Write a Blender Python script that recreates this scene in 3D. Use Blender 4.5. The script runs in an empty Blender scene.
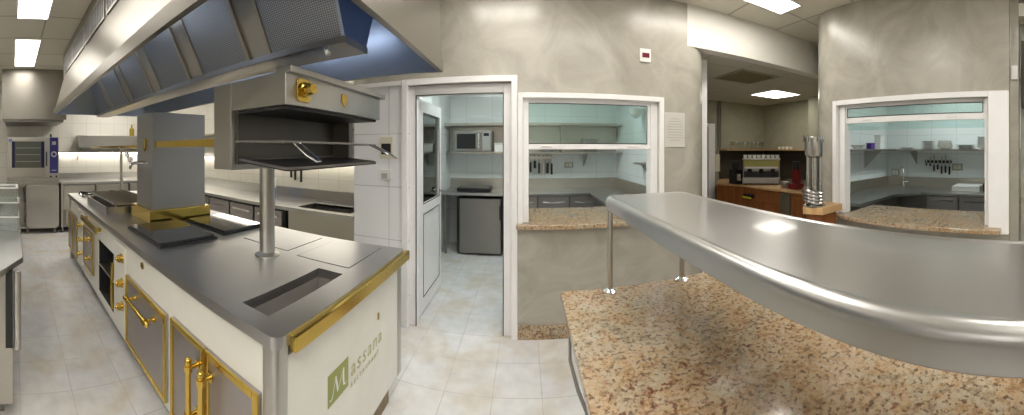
import bpy, bmesh, math, random
from mathutils import Vector, Matrix
random.seed(7)
C = bpy.context.scene.collection
PI = math.pi
# ------------------------------------------------------------------ materials
MATS = {}
def nodes(name):
    m = bpy.data.materials.new(name); m.use_nodes = True
    nt = m.node_tree; b = nt.nodes['Principled BSDF']
    return m, nt, b
def N(nt, t, **kw):
    n = nt.nodes.new(t)
    for k, v in kw.items():
        if k in n.inputs: n.inputs[k].default_value = v
        else: setattr(n, k, v)
    return n
def pos(nt, scale=(1,1,1), loc=(0,0,0), rot=(0,0,0)):
    g = N(nt, 'ShaderNodeNewGeometry'); mp = N(nt, 'ShaderNodeMapping')
    mp.inputs['Scale'].default_value = scale; mp.inputs['Location'].default_value = loc; mp.inputs['Rotation'].default_value = rot
    nt.links.new(g.outputs['Position'], mp.inputs['Vector']); return mp.outputs['Vector']
def ramp(nt, fac, stops, interp='LINEAR'):
    r = N(nt, 'ShaderNodeValToRGB'); r.color_ramp.interpolation = interp
    e = r.color_ramp.elements
    while len(e) < len(stops): e.new(0.5)
    for i, (p, c) in enumerate(stops):
        e[i].position = p; e[i].color = (*c, 1) if len(c) == 3 else c
    nt.links.new(fac, r.inputs['Fac']); return r.outputs['Color']
def mix(nt, fac, a, b, mode='MIX'):
    n = N(nt, 'ShaderNodeMixRGB', blend_type=mode)
    for s, v in ((0, fac), (1, a), (2, b)):
        if hasattr(v, 'links'): nt.links.new(v, n.inputs[s])
        else: n.inputs[s].default_value = v if s == 0 else (*v, 1)
    return n.outputs[0]
def bump(nt, b, h, strength=.1, dist=.002):
    n = N(nt, 'ShaderNodeBump'); n.inputs['Strength'].default_value = strength; n.inputs['Distance'].default_value = dist
    nt.links.new(h, n.inputs['Height']); nt.links.new(n.outputs[0], b.inputs['Normal'])
def plain(name, col, rough=.5, metal=0., spec=.5, coat=0.):
    m, nt, b = nodes(name)
    b.inputs['Base Color'].default_value = (*col, 1); b.inputs['Roughness'].default_value = rough
    b.inputs['Metallic'].default_value = metal; b.inputs['Specular IOR Level'].default_value = spec
    b.inputs['Coat Weight'].default_value = coat
    ns = N(nt, 'ShaderNodeTexNoise'); ns.inputs['Scale'].default_value = 9; ns.inputs['Detail'].default_value = 4
    nt.links.new(pos(nt), ns.inputs['Vector'])
    nt.links.new(mix(nt, .12, col, ramp(nt, ns.outputs['Fac'], [(.3, tuple(c*.8 for c in col)), (.7, tuple(min(1, c*1.15) for c in col))])), b.inputs['Base Color'])
    MATS[name] = m; return m
def steel(name, col=(.58,.57,.54), rough=.3, brush=(60,60,2), var=.08, aniso=0., bs=.06):
    m, nt, b = nodes(name)
    b.inputs['Metallic'].default_value = 1; b.inputs['Anisotropic'].default_value = aniso
    n1 = N(nt, 'ShaderNodeTexNoise'); n1.inputs['Scale'].default_value = 1; n1.inputs['Detail'].default_value = 3
    nt.links.new(pos(nt, brush), n1.inputs['Vector'])
    n2 = N(nt, 'ShaderNodeTexNoise'); n2.inputs['Scale'].default_value = 3.5; n2.inputs['Detail'].default_value = 5
    nt.links.new(pos(nt), n2.inputs['Vector'])
    nt.links.new(mix(nt, n2.outputs['Fac'], tuple(c*.9 for c in col), tuple(min(1, c*1.08) for c in col)), b.inputs['Base Color'])
    mr = N(nt, 'ShaderNodeMapRange'); mr.inputs['To Min'].default_value = rough-var; mr.inputs['To Max'].default_value = rough+var
    nt.links.new(n2.outputs['Fac'], mr.inputs['Value']); nt.links.new(mr.outputs[0], b.inputs['Roughness'])
    bump(nt, b, n1.outputs['Fac'], bs, .001)
    MATS[name] = m; return m
def emis(name, col, s):
    m, nt, b = nodes(name)
    b.inputs['Base Color'].default_value = (.8,.8,.8,1); b.inputs['Emission Color'].default_value = (*col, 1); b.inputs['Emission Strength'].default_value = s
    MATS[name] = m; return m
def glass(name, col=(.85,.95,.92), rough=.02, alpha=.25):
    m, nt, b = nodes(name)
    out = nt.nodes['Material Output']
    t = N(nt, 'ShaderNodeBsdfTransparent'); t.inputs[0].default_value = (*col, 1)
    g = N(nt, 'ShaderNodeBsdfGlossy'); g.inputs['Roughness'].default_value = rough; g.inputs[0].default_value = (.95,1,.98,1)
    f = N(nt, 'ShaderNodeFresnel'); f.inputs['IOR'].default_value = 1.5
    ad = N(nt, 'ShaderNodeMath', operation='ADD'); ad.inputs[1].default_value = alpha
    nt.links.new(f.outputs[0], ad.inputs[0])
    mx = N(nt, 'ShaderNodeMixShader'); nt.links.new(ad.outputs[0], mx.inputs[0]); nt.links.new(t.outputs[0], mx.inputs[1]); nt.links.new(g.outputs[0], mx.inputs[2])
    nt.links.new(mx.outputs[0], out.inputs['Surface']); MATS[name] = m; return m
def tiles(name, plane, w, h, col, col2, grout, gw=.004, rough=.15, off=(0,0), stag=0., stains=None):
    """plane: 'xy','xz','yz'"""
    m, nt, b = nodes(name)
    g = N(nt, 'ShaderNodeNewGeometry'); sp = N(nt, 'ShaderNodeSeparateXYZ'); cb = N(nt, 'ShaderNodeCombineXYZ')
    nt.links.new(g.outputs['Position'], sp.inputs[0])
    ax = {'x':0,'y':1,'z':2}
    for i in (0,1):
        ad = N(nt, 'ShaderNodeMath', operation='ADD'); ad.inputs[1].default_value = off[i]
        nt.links.new(sp.outputs[ax[plane[i]]], ad.inputs[0]); nt.links.new(ad.outputs[0], cb.inputs[i])
    br = N(nt, 'ShaderNodeTexBrick'); br.offset = stag; br.squash = 1
    for k, v in (('Scale',1),('Brick Width',w),('Row Height',h),('Mortar Size',gw),('Mortar Smooth',.2),('Bias',0)): br.inputs[k].default_value = v
    br.inputs['Color1'].default_value = (*col,1); br.inputs['Color2'].default_value = (*col2,1); br.inputs['Mortar'].default_value = (*grout,1)
    nt.links.new(cb.outputs[0], br.inputs['Vector'])
    c = br.outputs['Color']
    if stains:
        n = N(nt, 'ShaderNodeTexNoise'); n.inputs['Scale'].default_value = 2.6; n.inputs['Detail'].default_value = 4; n.inputs['Distortion'].default_value = .6
        nt.links.new(pos(nt), n.inputs['Vector'])
        c = mix(nt, ramp(nt, n.outputs['Fac'], [(.44,(0,0,0)),(.64,(.75,.75,.75))]), c, stains)
        n3 = N(nt, 'ShaderNodeTexNoise'); n3.inputs['Scale'].default_value = 11; n3.inputs['Detail'].default_value = 5
        nt.links.new(pos(nt), n3.inputs['Vector'])
        c = mix(nt, .25, c, ramp(nt, n3.outputs['Fac'], [(.3,tuple(x*.75 for x in col)),(.7,(.9,.9,.9))]))
    nt.links.new(c, b.inputs['Base Color']); b.inputs['Roughness'].default_value = rough
    iv = N(nt, 'ShaderNodeMath', operation='SUBTRACT'); iv.inputs[0].default_value = 1; nt.links.new(br.outputs['Fac'], iv.inputs[1])
    bump(nt, b, iv.outputs[0], .25, .002)
    MATS[name] = m; return m
def granite(name):
    m, nt, b = nodes(name)
    v = pos(nt)
    n1 = N(nt,'ShaderNodeTexNoise'); n1.inputs['Scale'].default_value = 6; n1.inputs['Detail'].default_value = 8; n1.inputs['Roughness'].default_value = .7; n1.inputs['Distortion'].default_value=.6
    n2 = N(nt,'ShaderNodeTexNoise'); n2.inputs['Scale'].default_value = 34; n2.inputs['Detail'].default_value = 8; n2.inputs['Roughness'].default_value=.8
    n3 = N(nt,'ShaderNodeTexNoise'); n3.inputs['Scale'].default_value = 70; n3.inputs['Detail'].default_value = 3
    n4 = N(nt,'ShaderNodeTexNoise'); n4.inputs['Scale'].default_value = 3.2; n4.inputs['Detail'].default_value = 2
    vo = N(nt,'ShaderNodeTexVoronoi'); vo.inputs['Scale'].default_value = 75
    for n in (n1,n2,n3,n4,vo): nt.links.new(v, n.inputs['Vector'])
    c = ramp(nt, n1.outputs['Fac'], [(.36,(.20,.18,.13)),(.45,(.46,.38,.27)),(.54,(.44,.26,.12)),(.64,(.50,.42,.31))])
    c = mix(nt, .5, c, ramp(nt, n2.outputs['Fac'], [(.38,(.10,.06,.035)),(.46,(.36,.24,.13)),(.54,(.56,.46,.33)),(.66,(.30,.28,.22))]))
    n5 = N(nt,'ShaderNodeTexNoise'); n5.inputs['Scale'].default_value = 30; n5.inputs['Detail'].default_value = 8; n5.inputs['Distortion'].default_value = .5; n5.inputs['Roughness'].default_value = .7
    nt.links.new(v, n5.inputs['Vector'])
    red = mix(nt, ramp(nt, n4.outputs['Fac'], [(.48,(.2,.2,.2)),(.62,(1,1,1))]), (0,0,0), ramp(nt, n5.outputs['Fac'], [(.38,(1,1,1)),(.47,(0,0,0))]))
    c = mix(nt, red, c, (.17,.06,.035))
    c = mix(nt, ramp(nt, n3.outputs['Fac'], [(.36,(.8,.8,.8)),(.46,(0,0,0))]), c, (.10,.065,.04))
    nt.links.new(c, b.inputs['Base Color']); b.inputs['Roughness'].default_value = .12
    b.inputs['Coat Weight'].default_value = .3; b.inputs['Coat Roughness'].default_value=.05
    MATS[name] = m; return m
def stucco(name, c1, c2, rough=.38):
    m, nt, b = nodes(name)
    n1 = N(nt,'ShaderNodeTexNoise'); n1.inputs['Scale'].default_value = 2.4; n1.inputs['Detail'].default_value = 9; n1.inputs['Distortion'].default_value = 1.2; n1.inputs['Roughness'].default_value=.62
    nt.links.new(pos(nt), n1.inputs['Vector'])
    nt.links.new(ramp(nt, n1.outputs['Fac'], [(.33,c1),(.66,c2)]), b.inputs['Base Color'])
    b.inputs['Roughness'].default_value = rough
    bump(nt, b, n1.outputs['Fac'], .12, .01); MATS[name] = m; return m
def wood(name, c1, c2):
    m, nt, b = nodes(name)
    n1 = N(nt,'ShaderNodeTexNoise'); n1.inputs['Scale'].default_value = 1; n1.inputs['Detail'].default_value = 6
    nt.links.new(pos(nt, (22,22,2.5)), n1.inputs['Vector'])
    nt.links.new(ramp(nt, n1.outputs['Fac'], [(.35,c1),(.65,c2)]), b.inputs['Base Color']); b.inputs['Roughness'].default_value = .4
    MATS[name] = m; return m
def mesh_filter(name):
    m, nt, b = nodes(name)
    b.inputs['Metallic'].default_value = 1; b.inputs['Roughness'].default_value = .38
    def wv(ax, sc):
        v = N(nt,'ShaderNodeTexWave', wave_type='BANDS', bands_direction=ax); v.inputs['Scale'].default_value = sc; v.inputs['Distortion'].default_value = .4
        nt.links.new(pos(nt), v.inputs['Vector']); return v.outputs['Fac']
    mu = N(nt,'ShaderNodeMath', operation='MULTIPLY'); nt.links.new(wv('X',26), mu.inputs[0]); nt.links.new(wv('Z',34), mu.inputs[1])
    nt.links.new(ramp(nt, mu.outputs[0], [(.0,(.26,.28,.32)),(.8,(.64,.66,.71))]), b.inputs['Base Color'])
    bump(nt, b, mu.outputs[0], .4, .004); MATS[name] = m; return m

ST = steel('steel', (.52,.51,.485), .30, var=.04); STT = steel('steel_top', (.52,.52,.53), .35, (3,90,1), .015, bs=.012); STW = steel('steel_warm', (.52,.49,.44), .36, var=.04)
STD = steel('steel_dark', (.30,.285,.27), .40, var=.04); STH = steel('steel_hood', (.33,.31,.275), .36, (2,60,60), .04); STG=steel('steel_pass',(.52,.52,.515),.32,(4,40,4),.03, bs=.03); WELL = plain('sink_steel',(.30,.28,.26),.4,metal=.35); b_=STG.node_tree.nodes['Principled BSDF']; b_.inputs['Coat Weight'].default_value=.5; b_.inputs['Coat Roughness'].default_value=.07
STB = steel('steel_blue', (.44,.51,.66), .36, var=.04); PURP = steel('steel_door', (.47,.44,.445), .42, (2,2,60), .04); CHR = steel('chrome', (.8,.8,.82), .08, var=.03)
SGREY = steel('column_steel', (.45,.455,.47), .42, (2,2,60), .04); CART=steel('steel_light',(.56,.545,.51),.36)
BR = steel('brass', (.66,.47,.11), .20, (4,4,90), .03, bs=.015); BRD = steel('brass_old', (.52,.38,.09), .26, (4,4,90), .03, bs=.015)
CREAM = plain('cream_enamel', (.79,.785,.72), .14, coat=.4); WHITE = plain('white_frame', (.88,.87,.88), .3)
BLACK = plain('black', (.012,.012,.013), .3); BLKM = plain('black_matt', (.02,.02,.02), .6); HOT = plain('hotplate_glass', (.022,.024,.03), .06, coat=.5)
WH = plain('white', (.8,.8,.78), .35); CHINA = plain('china', (.82,.82,.78), .12); BEAM = plain('white_paint', (.80,.78,.72), .6)
GREEN = plain('logo_green', (.30,.33,.08), .35); LETTER = plain('logo_olive', (.42,.40,.20), .4); RED = plain('red', (.16,.012,.015), .3); YEL = plain('yellow', (.7,.6,.05), .4)
BLUE = plain('panel_blue', (.035,.035,.16), .25); NAVY = plain('navy_edge', (.012,.014,.06), .2); PURPLE = plain('purple', (.10,.03,.32), .4); PBLUE = plain('blue_plastic', (.12,.22,.55), .35)
IVORY = plain('ivory_plastic', (.72,.68,.55), .4); CEIL = None; PAPER = plain('paper', (.60,.58,.54), .6); INK = plain('ink', (.12,.12,.12), .6)
GREYP = plain('grey_plastic', (.40,.40,.38), .4); BROWN = plain('brown_shutter', (.085,.05,.035), .5); DISP = plain('display_red', (.16,.02,.04), .2)
OIL = plain('oil', (.30,.22,.02), .15); VENT = plain('vent_dark', (.10,.10,.11), .5)
GL = glass('window_glass', (.88,.97,.95), .02, .04); GLT = glass('oven_glass', (.75,.80,.75), .03, .12); GLC = glass('clear_plastic', (.95,.96,.96), .15, .2); GLD = glass('dark_glass', (.35,.42,.42), .03, .1)
OVENIN = plain('oven_inside', (.38,.38,.34), .4)
GRAN = granite('granite'); STUC = stucco('stucco', (.35,.33,.28), (.475,.45,.39), .25); STUCB = stucco('stucco_bar', (.35,.34,.25), (.42,.41,.31), .6)
WOOD = wood('orange_wood', (.20,.065,.018), (.31,.11,.03)); WOODB = wood('brown_wood', (.16,.11,.05), (.26,.19,.10)); WOODL = wood('light_wood', (.50,.30,.13), (.62,.40,.20)); 
FLOOR = tiles('floor_tiles', 'xy', .305, .325, (.64,.65,.67), (.71,.70,.69), (.40,.39,.37), .0026, .28, (.20,-.045+.325*4-.0), 0, (.56,.48,.37))
TXZ = tiles('wall_tiles_xz', 'xz', .40, .465, (.86,.87,.90), (.88,.88,.91), (.58,.58,.60), .004, .12, (-.035,.20))
TYZ = tiles('wall_tiles_yz', 'yz', .30, .30, (.78,.76,.70), (.80,.78,.72), (.58,.56,.50), .003, .14, (0,.05))
TXR = tiles('room_tiles_xz', 'xz', .42, .30, (.78,.82,.82), (.80,.84,.84), (.56,.60,.60), .003, .14, (.1,.05))
TYR = tiles('room_tiles_yz', 'yz', .42, .30, (.78,.82,.82), (.80,.84,.84), (.56,.60,.60), .003, .14, (0,.05))
CEIL = tiles('ceiling_tiles', 'xy', .645, .62, (.66,.63,.53), (.68,.65,.55), (.42,.39,.31), .012, .8, (.035+.01,.28), 0)
CEILB = tiles('bar_ceiling_tiles', 'xy', .60, .60, (.60,.58,.50), (.62,.60,.52), (.45,.43,.36), .008, .8, (0,-.06), 0)
LITE = emis('ceiling_lamp_diffuser', (1,.955,.88), 7); LITB = emis('bar_lamp_diffuser', (1,.95,.84), 8); STRIP = emis('shelf_lamp_tube', (1,.94,.82), 12); LIT2 = emis('ceiling_lamp_diffuser_bright', (1,.955,.88), 13); COOL = emis('cool_lamp', (.90,1,.975), 20); HLITE = emis('hood_lamp_tube', (.82,.90,1), 6)
FILT = mesh_filter('filter_mesh')
# ------------------------------------------------------------------ geometry helpers
def BM(): return bmesh.new()
def box(bm, x0, x1, y0, y1, z0, z1):
    m = Matrix.Translation(((x0+x1)/2,(y0+y1)/2,(z0+z1)/2)) @ Matrix.Diagonal((abs(x1-x0),abs(y1-y0),abs(z1-z0),1))
    bmesh.ops.create_cube(bm, size=1, matrix=m); return bm
def boxes(*bs):
    bm = BM()
    for b in bs: box(bm, *b)
    return bm
def cyl(bm, a, b, r, r2=None, seg=24):
    a, b = Vector(a), Vector(b); d = b-a
    q = d.to_track_quat('Z','Y').to_matrix().to_4x4()
    bmesh.ops.create_cone(bm, cap_ends=True, segments=seg, radius1=r, radius2=r if r2 is None else r2, depth=d.length, matrix=Matrix.Translation((a+b)/2) @ q)
    return bm
def lathe(bm, prof, c, seg=28, axis='z'):
    rings = []
    for r, h in prof:
        ring = []
        for i in range(seg):
            t = 2*PI*i/seg; u, v = max(r,.0004)*math.cos(t), max(r,.0004)*math.sin(t)
            p = {'z':(u,v,h),'x':(h,u,v),'y':(u,h,v)}[axis]
            ring.append(bm.verts.new((c[0]+p[0], c[1]+p[1], c[2]+p[2])))
        rings.append(ring)
    for a, b in zip(rings, rings[1:]):
        for i in range(seg): bm.faces.new((a[i],a[(i+1)%seg],b[(i+1)%seg],b[i]))
    bm.faces.new(rings[0]); bm.faces.new(list(reversed(rings[-1])))
    bmesh.ops.recalc_face_normals(bm, faces=bm.faces); return bm
def tube(bm, pts, r, seg=10, closed=False):
    pts = [Vector(p) for p in pts]; n = len(pts); rings = []
    up = None
    for i, p in enumerate(pts):
        if closed: t = pts[(i+1)%n]-pts[i-1]
        else: t = pts[min(i+1,n-1)]-pts[max(i-1,0)]
        t.normalize()
        if up is None: up = t.orthogonal().normalized()
        up = (up - t*up.dot(t)); up = up.normalized() if up.length > 1e-6 else t.orthogonal().normalized()
        s = t.cross(up)
        rings.append([bm.verts.new(p + up*r*math.cos(2*PI*k/seg) + s*r*math.sin(2*PI*k/seg)) for k in range(seg)])
    rr = list(zip(rings, rings[1:])) + ([(rings[-1], rings[0])] if closed else [])
    for a, b in rr:
        for k in range(seg): bm.faces.new((a[k],a[(k+1)%seg],b[(k+1)%seg],b[k]))
    if not closed: bm.faces.new(rings[0]); bm.faces.new(list(reversed(rings[-1])))
    bmesh.ops.recalc_face_normals(bm, faces=bm.faces); return bm
def prism(bm, pts, a, b, axis='y'):
    """extrude polygon pts (2-D) between a and b along axis; the 2-D coords are the remaining axes in order"""
    def P(u, v, w): return {'x':(w,u,v),'y':(u,w,v),'z':(u,v,w)}[axis]
    A = [bm.verts.new(P(u,v,a)) for u,v in pts]; B = [bm.verts.new(P(u,v,b)) for u,v in pts]
    n = len(pts)
    for i in range(n): bm.faces.new((A[i],A[(i+1)%n],B[(i+1)%n],B[i]))
    bm.faces.new(A); bm.faces.new(list(reversed(B)))
    bmesh.ops.recalc_face_normals(bm, faces=bm.faces); return bm
def rrect(x0,x1,y0,y1,r,seg=6):
    o = []
    for cx,cy,a in ((x1-r,y1-r,0),(x0+r,y1-r,PI/2),(x0+r,y0+r,PI),(x1-r,y0+r,3*PI/2)):
        for i in range(seg+1):
            t = a+PI/2*i/seg; o.append((cx+r*math.cos(t), cy+r*math.sin(t)))
    return o
def round_hole_slab(bm, x0,x1,y0,y1,z0,z1, hx0,hx1,hy0,hy1, rad):
    o = rrect(x0,x1,y0,y1,rad,6); h = [(hx0,hy0),(hx1,hy0),(hx1,hy1),(hx0,hy1)]; rings = {}
    for z in (z0,z1):
        O = [bm.verts.new((x,y,z)) for x,y in o]; H = [bm.verts.new((x,y,z)) for x,y in h]; rings[z] = (O,H)
        es = [bm.edges.new((R_[i],R_[(i+1)%len(R_)])) for R_ in (O,H) for i in range(len(R_))]
        bmesh.ops.triangle_fill(bm, edges=es, use_beauty=True, use_dissolve=False)
    for k in (0,1):
        A,B = rings[z0][k], rings[z1][k]
        for i in range(len(A)): j=(i+1)%len(A); bm.faces.new((A[i],A[j],B[j],B[i]))
    bmesh.ops.recalc_face_normals(bm, faces=bm.faces); return bm
def hole_slab(bm, x0,x1,y0,y1,z0,z1, hx0,hx1,hy0,hy1):
    def ring(z, a): return [bm.verts.new((x,y,z)) for x,y in a]
    o = [(x0,y0),(x1,y0),(x1,y1),(x0,y1)]; h = [(hx0,hy0),(hx1,hy0),(hx1,hy1),(hx0,hy1)]
    OT,HT,OB,HB = ring(z1,o),ring(z1,h),ring(z0,o),ring(z0,h)
    for i in range(4):
        j=(i+1)%4
        bm.faces.new((OT[i],OT[j],HT[j],HT[i])); bm.faces.new((OB[j],OB[i],HB[i],HB[j]))
        bm.faces.new((OB[i],OB[j],OT[j],OT[i])); bm.faces.new((HB[j],HB[i],HT[i],HT[j]))
    bmesh.ops.recalc_face_normals(bm, faces=bm.faces); return bm
def smooth(me, ang=35):
    bm = BM(); bm.from_mesh(me)
    for f in bm.faces: f.smooth = True
    for e in bm.edges:
        e.smooth = not (len(e.link_faces) != 2 or e.calc_face_angle(0) > math.radians(ang))
    bm.to_mesh(me); bm.free()
def obj(name, bm, mat, parent=None, bev=0., seg=2):
    me = bpy.data.meshes.new(name)
    if bev: 
        es = [e for e in bm.edges if len(e.link_faces)==2 and e.calc_face_angle(0) > math.radians(40)]
        bmesh.ops.bevel(bm, geom=es, offset=bev, segments=seg, affect='EDGES', profile=.5, clamp_overlap=True)
    bm.to_mesh(me); bm.free(); smooth(me); me.materials.append(mat)
    o = bpy.data.objects.new(name, me); C.objects.link(o)
    if bev:
        wn = o.modifiers.new('weighted_normal','WEIGHTED_NORMAL'); wn.keep_sharp = True; wn.weight = 90
    if parent is not None: setpar(o, parent)
    return o
def wmat(o):
    m = Matrix.Translation(o.location) @ o.rotation_euler.to_matrix().to_4x4()
    return (wmat(o.parent) @ o.matrix_parent_inverse @ m) if o.parent else m
def setpar(o, p): o.parent = p; o.matrix_parent_inverse = wmat(p).inverted()
def tag(o, label, cat, group=None, kind=None):
    o['label'] = label
    if cat: o['category'] = cat
    if group: o['group'] = group
    if kind: o['kind'] = kind
    return o
def thing(name, label, cat, loc, group=None):
    o = bpy.data.objects.new(name, None); C.objects.link(o); o.location = loc; o.empty_display_size = .05
    return tag(o, label, cat, group)
def struct(name, bm, m, parent=None, bev=0., label=None):
    o = obj(name, bm, m, parent, bev)
    if parent is None: o['kind'] = 'structure'
    if label: o['label'] = label
    return o
def dup(root, d, label=None, group=None, rz=0):
    r = root.copy(); C.objects.link(r); r.location = Vector(root.location)+Vector(d)
    if rz: r.rotation_euler = (0,0,rz)
    if label: r['label'] = label
    if group: r['group'] = group
    for ch in list(root.children):
        c = ch.copy(); C.objects.link(c); c.parent = r; c.matrix_parent_inverse = ch.matrix_parent_inverse
        for g in list(ch.children):
            k = g.copy(); C.objects.link(k); k.parent = c; k.matrix_parent_inverse = g.matrix_parent_inverse
    return r
def text(s, size, mat, M, name, parent=None, ext=.0008, shear=0., space=1.0, align='LEFT'):
    cu = bpy.data.curves.new(name, 'FONT'); cu.body = s; cu.size = size; cu.extrude = ext; cu.shear = shear; cu.space_character = space; cu.align_x = align
    t = bpy.data.objects.new(name, cu); C.objects.link(t)
    bpy.context.view_layer.update()
    me = bpy.data.meshes.new_from_object(t.evaluated_get(bpy.context.evaluated_depsgraph_get()))
    bpy.data.objects.remove(t); me.transform(M); me.materials.clear(); me.materials.append(mat)
    o = bpy.data.objects.new(name, me); C.objects.link(o)
    if parent is not None: setpar(o, parent)
    return o
# ================================================================== SETTING
CH = 2.86
struct('floor', boxes((-6.7,5.3,-2.7,5.5,-.1,0)), FLOOR)
struct('ceiling', boxes((-6.7,3.4,-2.7,2.63,CH,CH+.1),(-6.7,-1.52,2.63,3.4,CH,CH+.1)), CEIL)
struct('ceiling', boxes((1.60,5.0,2.75,5.55,2.48,2.58)), CEILB)
struct('ceiling', boxes((-1.4,1.60,2.75,5.4,2.62,2.7)), BEAM)
struct('ceiling', prism(BM(),[(2.62,-.6),(5.1,-.6),(5.1,2.5),(3.45,2.5),(2.95,2.0),(2.62,1.76)],2.60,2.7,'z'), BEAM)
struct('wall_west', boxes((-6.7,-6.55,-2.7,3.4,0,CH)), TYZ)
struct('wall_south', boxes((-6.7,3.4,-2.8,-2.7,0,CH)), BEAM)
struct('wall_north', boxes((-6.7,-1.40,3.27,3.4,0,CH)), tiles('wall_tiles_back','xz',.30,.30,(.80,.77,.68),(.82,.79,.70),(.6,.57,.5),.003,.14,(0,.05)), label='tiled wall behind the drawer counter')
# door wall, plane y=2.63
t = struct('wall_north', boxes((-1.52,-1.40,2.70,3.27,0,CH),(-1.52,-.98,2.63,2.75,0,2.10)), TXZ, label='white tiled strip left of the doorway')
# rounded end of the stucco wall
bm = BM()
arc = [(1.43,2.63)]
for i in range(0,13):
    a = -PI/2 + PI/2*i/12; arc.append((1.43+.28*math.cos(a), 2.91+.28*math.sin(a)))
prism(bm, arc+[(1.71,3.0),(1.60,3.0),(1.60,2.75),(1.43,2.75)], 0, 2.48, 'z')
box(bm, -1.52,-.98,2.63,2.75,2.10,CH); box(bm, -.98,-.10,2.63,2.75,2.07,CH); box(bm, -.10,1.43,2.63,2.75,1.94,CH)
box(bm, 1.14,1.43,2.63,2.75,0,1.94); box(bm, -.10,1.14,2.63,2.75,0,.885)
struct('wall_north', bm, STUC, label='mottled grey plaster wall around doorway and serving hatch')
# trim cap on the tile strip
struct('trim_1', boxes((-1.52,-1.04,2.60,2.64,2.08,2.115)), WHITE)
struct('trim_2', boxes((-.055,1.43,2.605,2.632,0,.105)), GRAN, bev=.004, label='granite skirting under the serving hatch')
struct('trim_3', boxes((1.71,1.85,2.96,3.0,0,2.48)), WHITE, label='white upright trim at the bar passage')
# beam over the passage
struct('wall_beam', boxes((1.43,5.0,2.63,2.76,2.475,CH)), BEAM, label='white boxed beam over the passage')
# east wall with rounded corner
bm = BM()
arc = [(2.5,1.82)]
for i in range(1,13):
    a = PI - PI/2*i/12; arc.append((2.84+.34*math.cos(a), 1.82+.34*math.sin(a)))
prism(bm, arc+[(3.22,2.50),(3.25,2.44),(2.95,2.05),(2.62,1.76),(2.5,1.76)], 0, CH, 'z')
box(bm, 2.5,2.62,.215,1.76,1.93,CH); box(bm, 2.5,2.62,.215,1.76,0,.885); box(bm, 2.5,2.62,.215,.38,.885,1.93)
struct('wall_east', bm, STUC, label='mottled grey plaster wall around right serving hatch')
struct('wall_bar_south', boxes((3.22,5.1,2.50,2.56,0,CH)), STUCB)
# beyond the east wall's end
struct('wall_east', boxes((2.60,2.78,.148,.225,0,CH)), STUC, label='plaster return right of the hatch')
struct('wall_east', boxes((2.80,2.95,-2.7,.14,0,CH)), STUC, label='plaster wall at the far right edge')
struct('wall_passage', boxes((1.60,1.71,3.0,5.4,0,2.6)), STUCB)
struct('wall_bar', boxes((1.60,5.0,5.4,5.55,0,2.6)), STUCB)
struct('wall_bar', boxes((4.85,5.0,2.56,5.4,0,2.6)), STUCB)
struct('wall_bar', boxes((4.55,4.85,3.55,3.85,0,2.48)), STUCB, label='plaster pier beside the bar shelf')
# hatch room north
struct('wall_hatch_room', boxes((-1.4,1.6,5.2,5.35,0,2.62)), TXR)
struct('wall_hatch_room', boxes((-1.32,-1.22,2.75,5.2,0,2.62)), TYR)
struct('wall_hatch_room', boxes((1.5,1.60,2.91,5.2,0,2.62)), TYR)
# hatch room east
struct('wall_hatch_room', boxes((5.0,5.15,-.6,2.5,0,2.6)), TYR)
struct('wall_hatch_room', boxes((3.3,5.0,2.47,2.50,0,2.6)), TXR)
struct('wall_hatch_room', boxes((2.95,5.1,-.7,-.6,0,2.6)), TXR)
# ---------------- lights in the ceiling, several unseen ones added for ambient fill
def ceiling_light(x0,x1,y0,y1,z,label,mat=LITE,group=None):
    t = thing('ceiling_light', label, 'ceiling light', ((x0+x1)/2,(y0+y1)/2,z), group)
    bm = hole_slab(BM(), x0-.015,x1+.015,y0-.015,y1+.015,z-.012,z+.002,x0,x1,y0,y1); obj('frame', bm, WHITE, t)
    obj('diffuser', boxes((x0,x1,y0,y1,z-.006,z-.001)), mat, t)
    return t
ceiling_light(-5.22,-3.95,.035,.335,CH,'long fluorescent ceiling light nearest the oven hood')
ceiling_light(-3.30,-2.05,.05,.35,CH,'long fluorescent ceiling light at the top edge, nearer the camera')
ceiling_light(-5.2,-4.3,-.62,-.32,CH,'fluorescent ceiling light beyond the far left edge, outside the view')
ceiling_light(1.05,2.25,2.0,2.26,CH,'long ceiling light in front of the white beam',LIT2)
ceiling_light(-.6,.6,-.9,-.3,CH,'ceiling light overhead near the camera, outside the view',LIT2)
ceiling_light(.9,1.5,-.4,.2,CH,'square ceiling light over the pass shelf, outside the view',LIT2)
ceiling_light(-.2,1.0,1.2,1.5,CH,'long ceiling light over the serving pass, outside the view',LIT2)
ceiling_light(-.48,.12,1.95,2.25,CH,'ceiling light close to the doorway wall, outside the view',LIT2)
ceiling_light(-3.2,-2.0,2.3,2.6,CH,'long unseen ceiling light between the hood and the drawer counter',LIT2)
ceiling_light(-5.9,-5.0,1.6,2.2,CH,'unseen ceiling light behind the big hood, over the far corner',LIT2)
ceiling_light(-1.6,-.4,-2.1,-1.5,CH,'ceiling light behind the camera, outside the view',LIT2)
ceiling_light(3.64,4.24,3.78,4.38,2.48,'square light in the lower bar ceiling',LITB)
t = thing('ceiling_vent','brown square grille in the lower bar ceiling','vent',(2.71,3.36,2.48))
obj('frame', hole_slab(BM(),2.40,3.02,3.05,3.67,2.468,2.482,2.43,2.99,3.08,3.64), STUCB, t)
obj('grille', boxes((2.43,2.99,3.08,3.64,2.472,2.478)), plain('vent_brown',(.22,.18,.10),.6), t)
ceiling_light(-.9,.9,3.7,3.9,2.62,'cool ceiling light inside the middle hatch room',COOL)
ceiling_light(3.6,4.4,1.0,1.3,2.60,'cool ceiling light inside the right hatch room',COOL)
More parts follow.
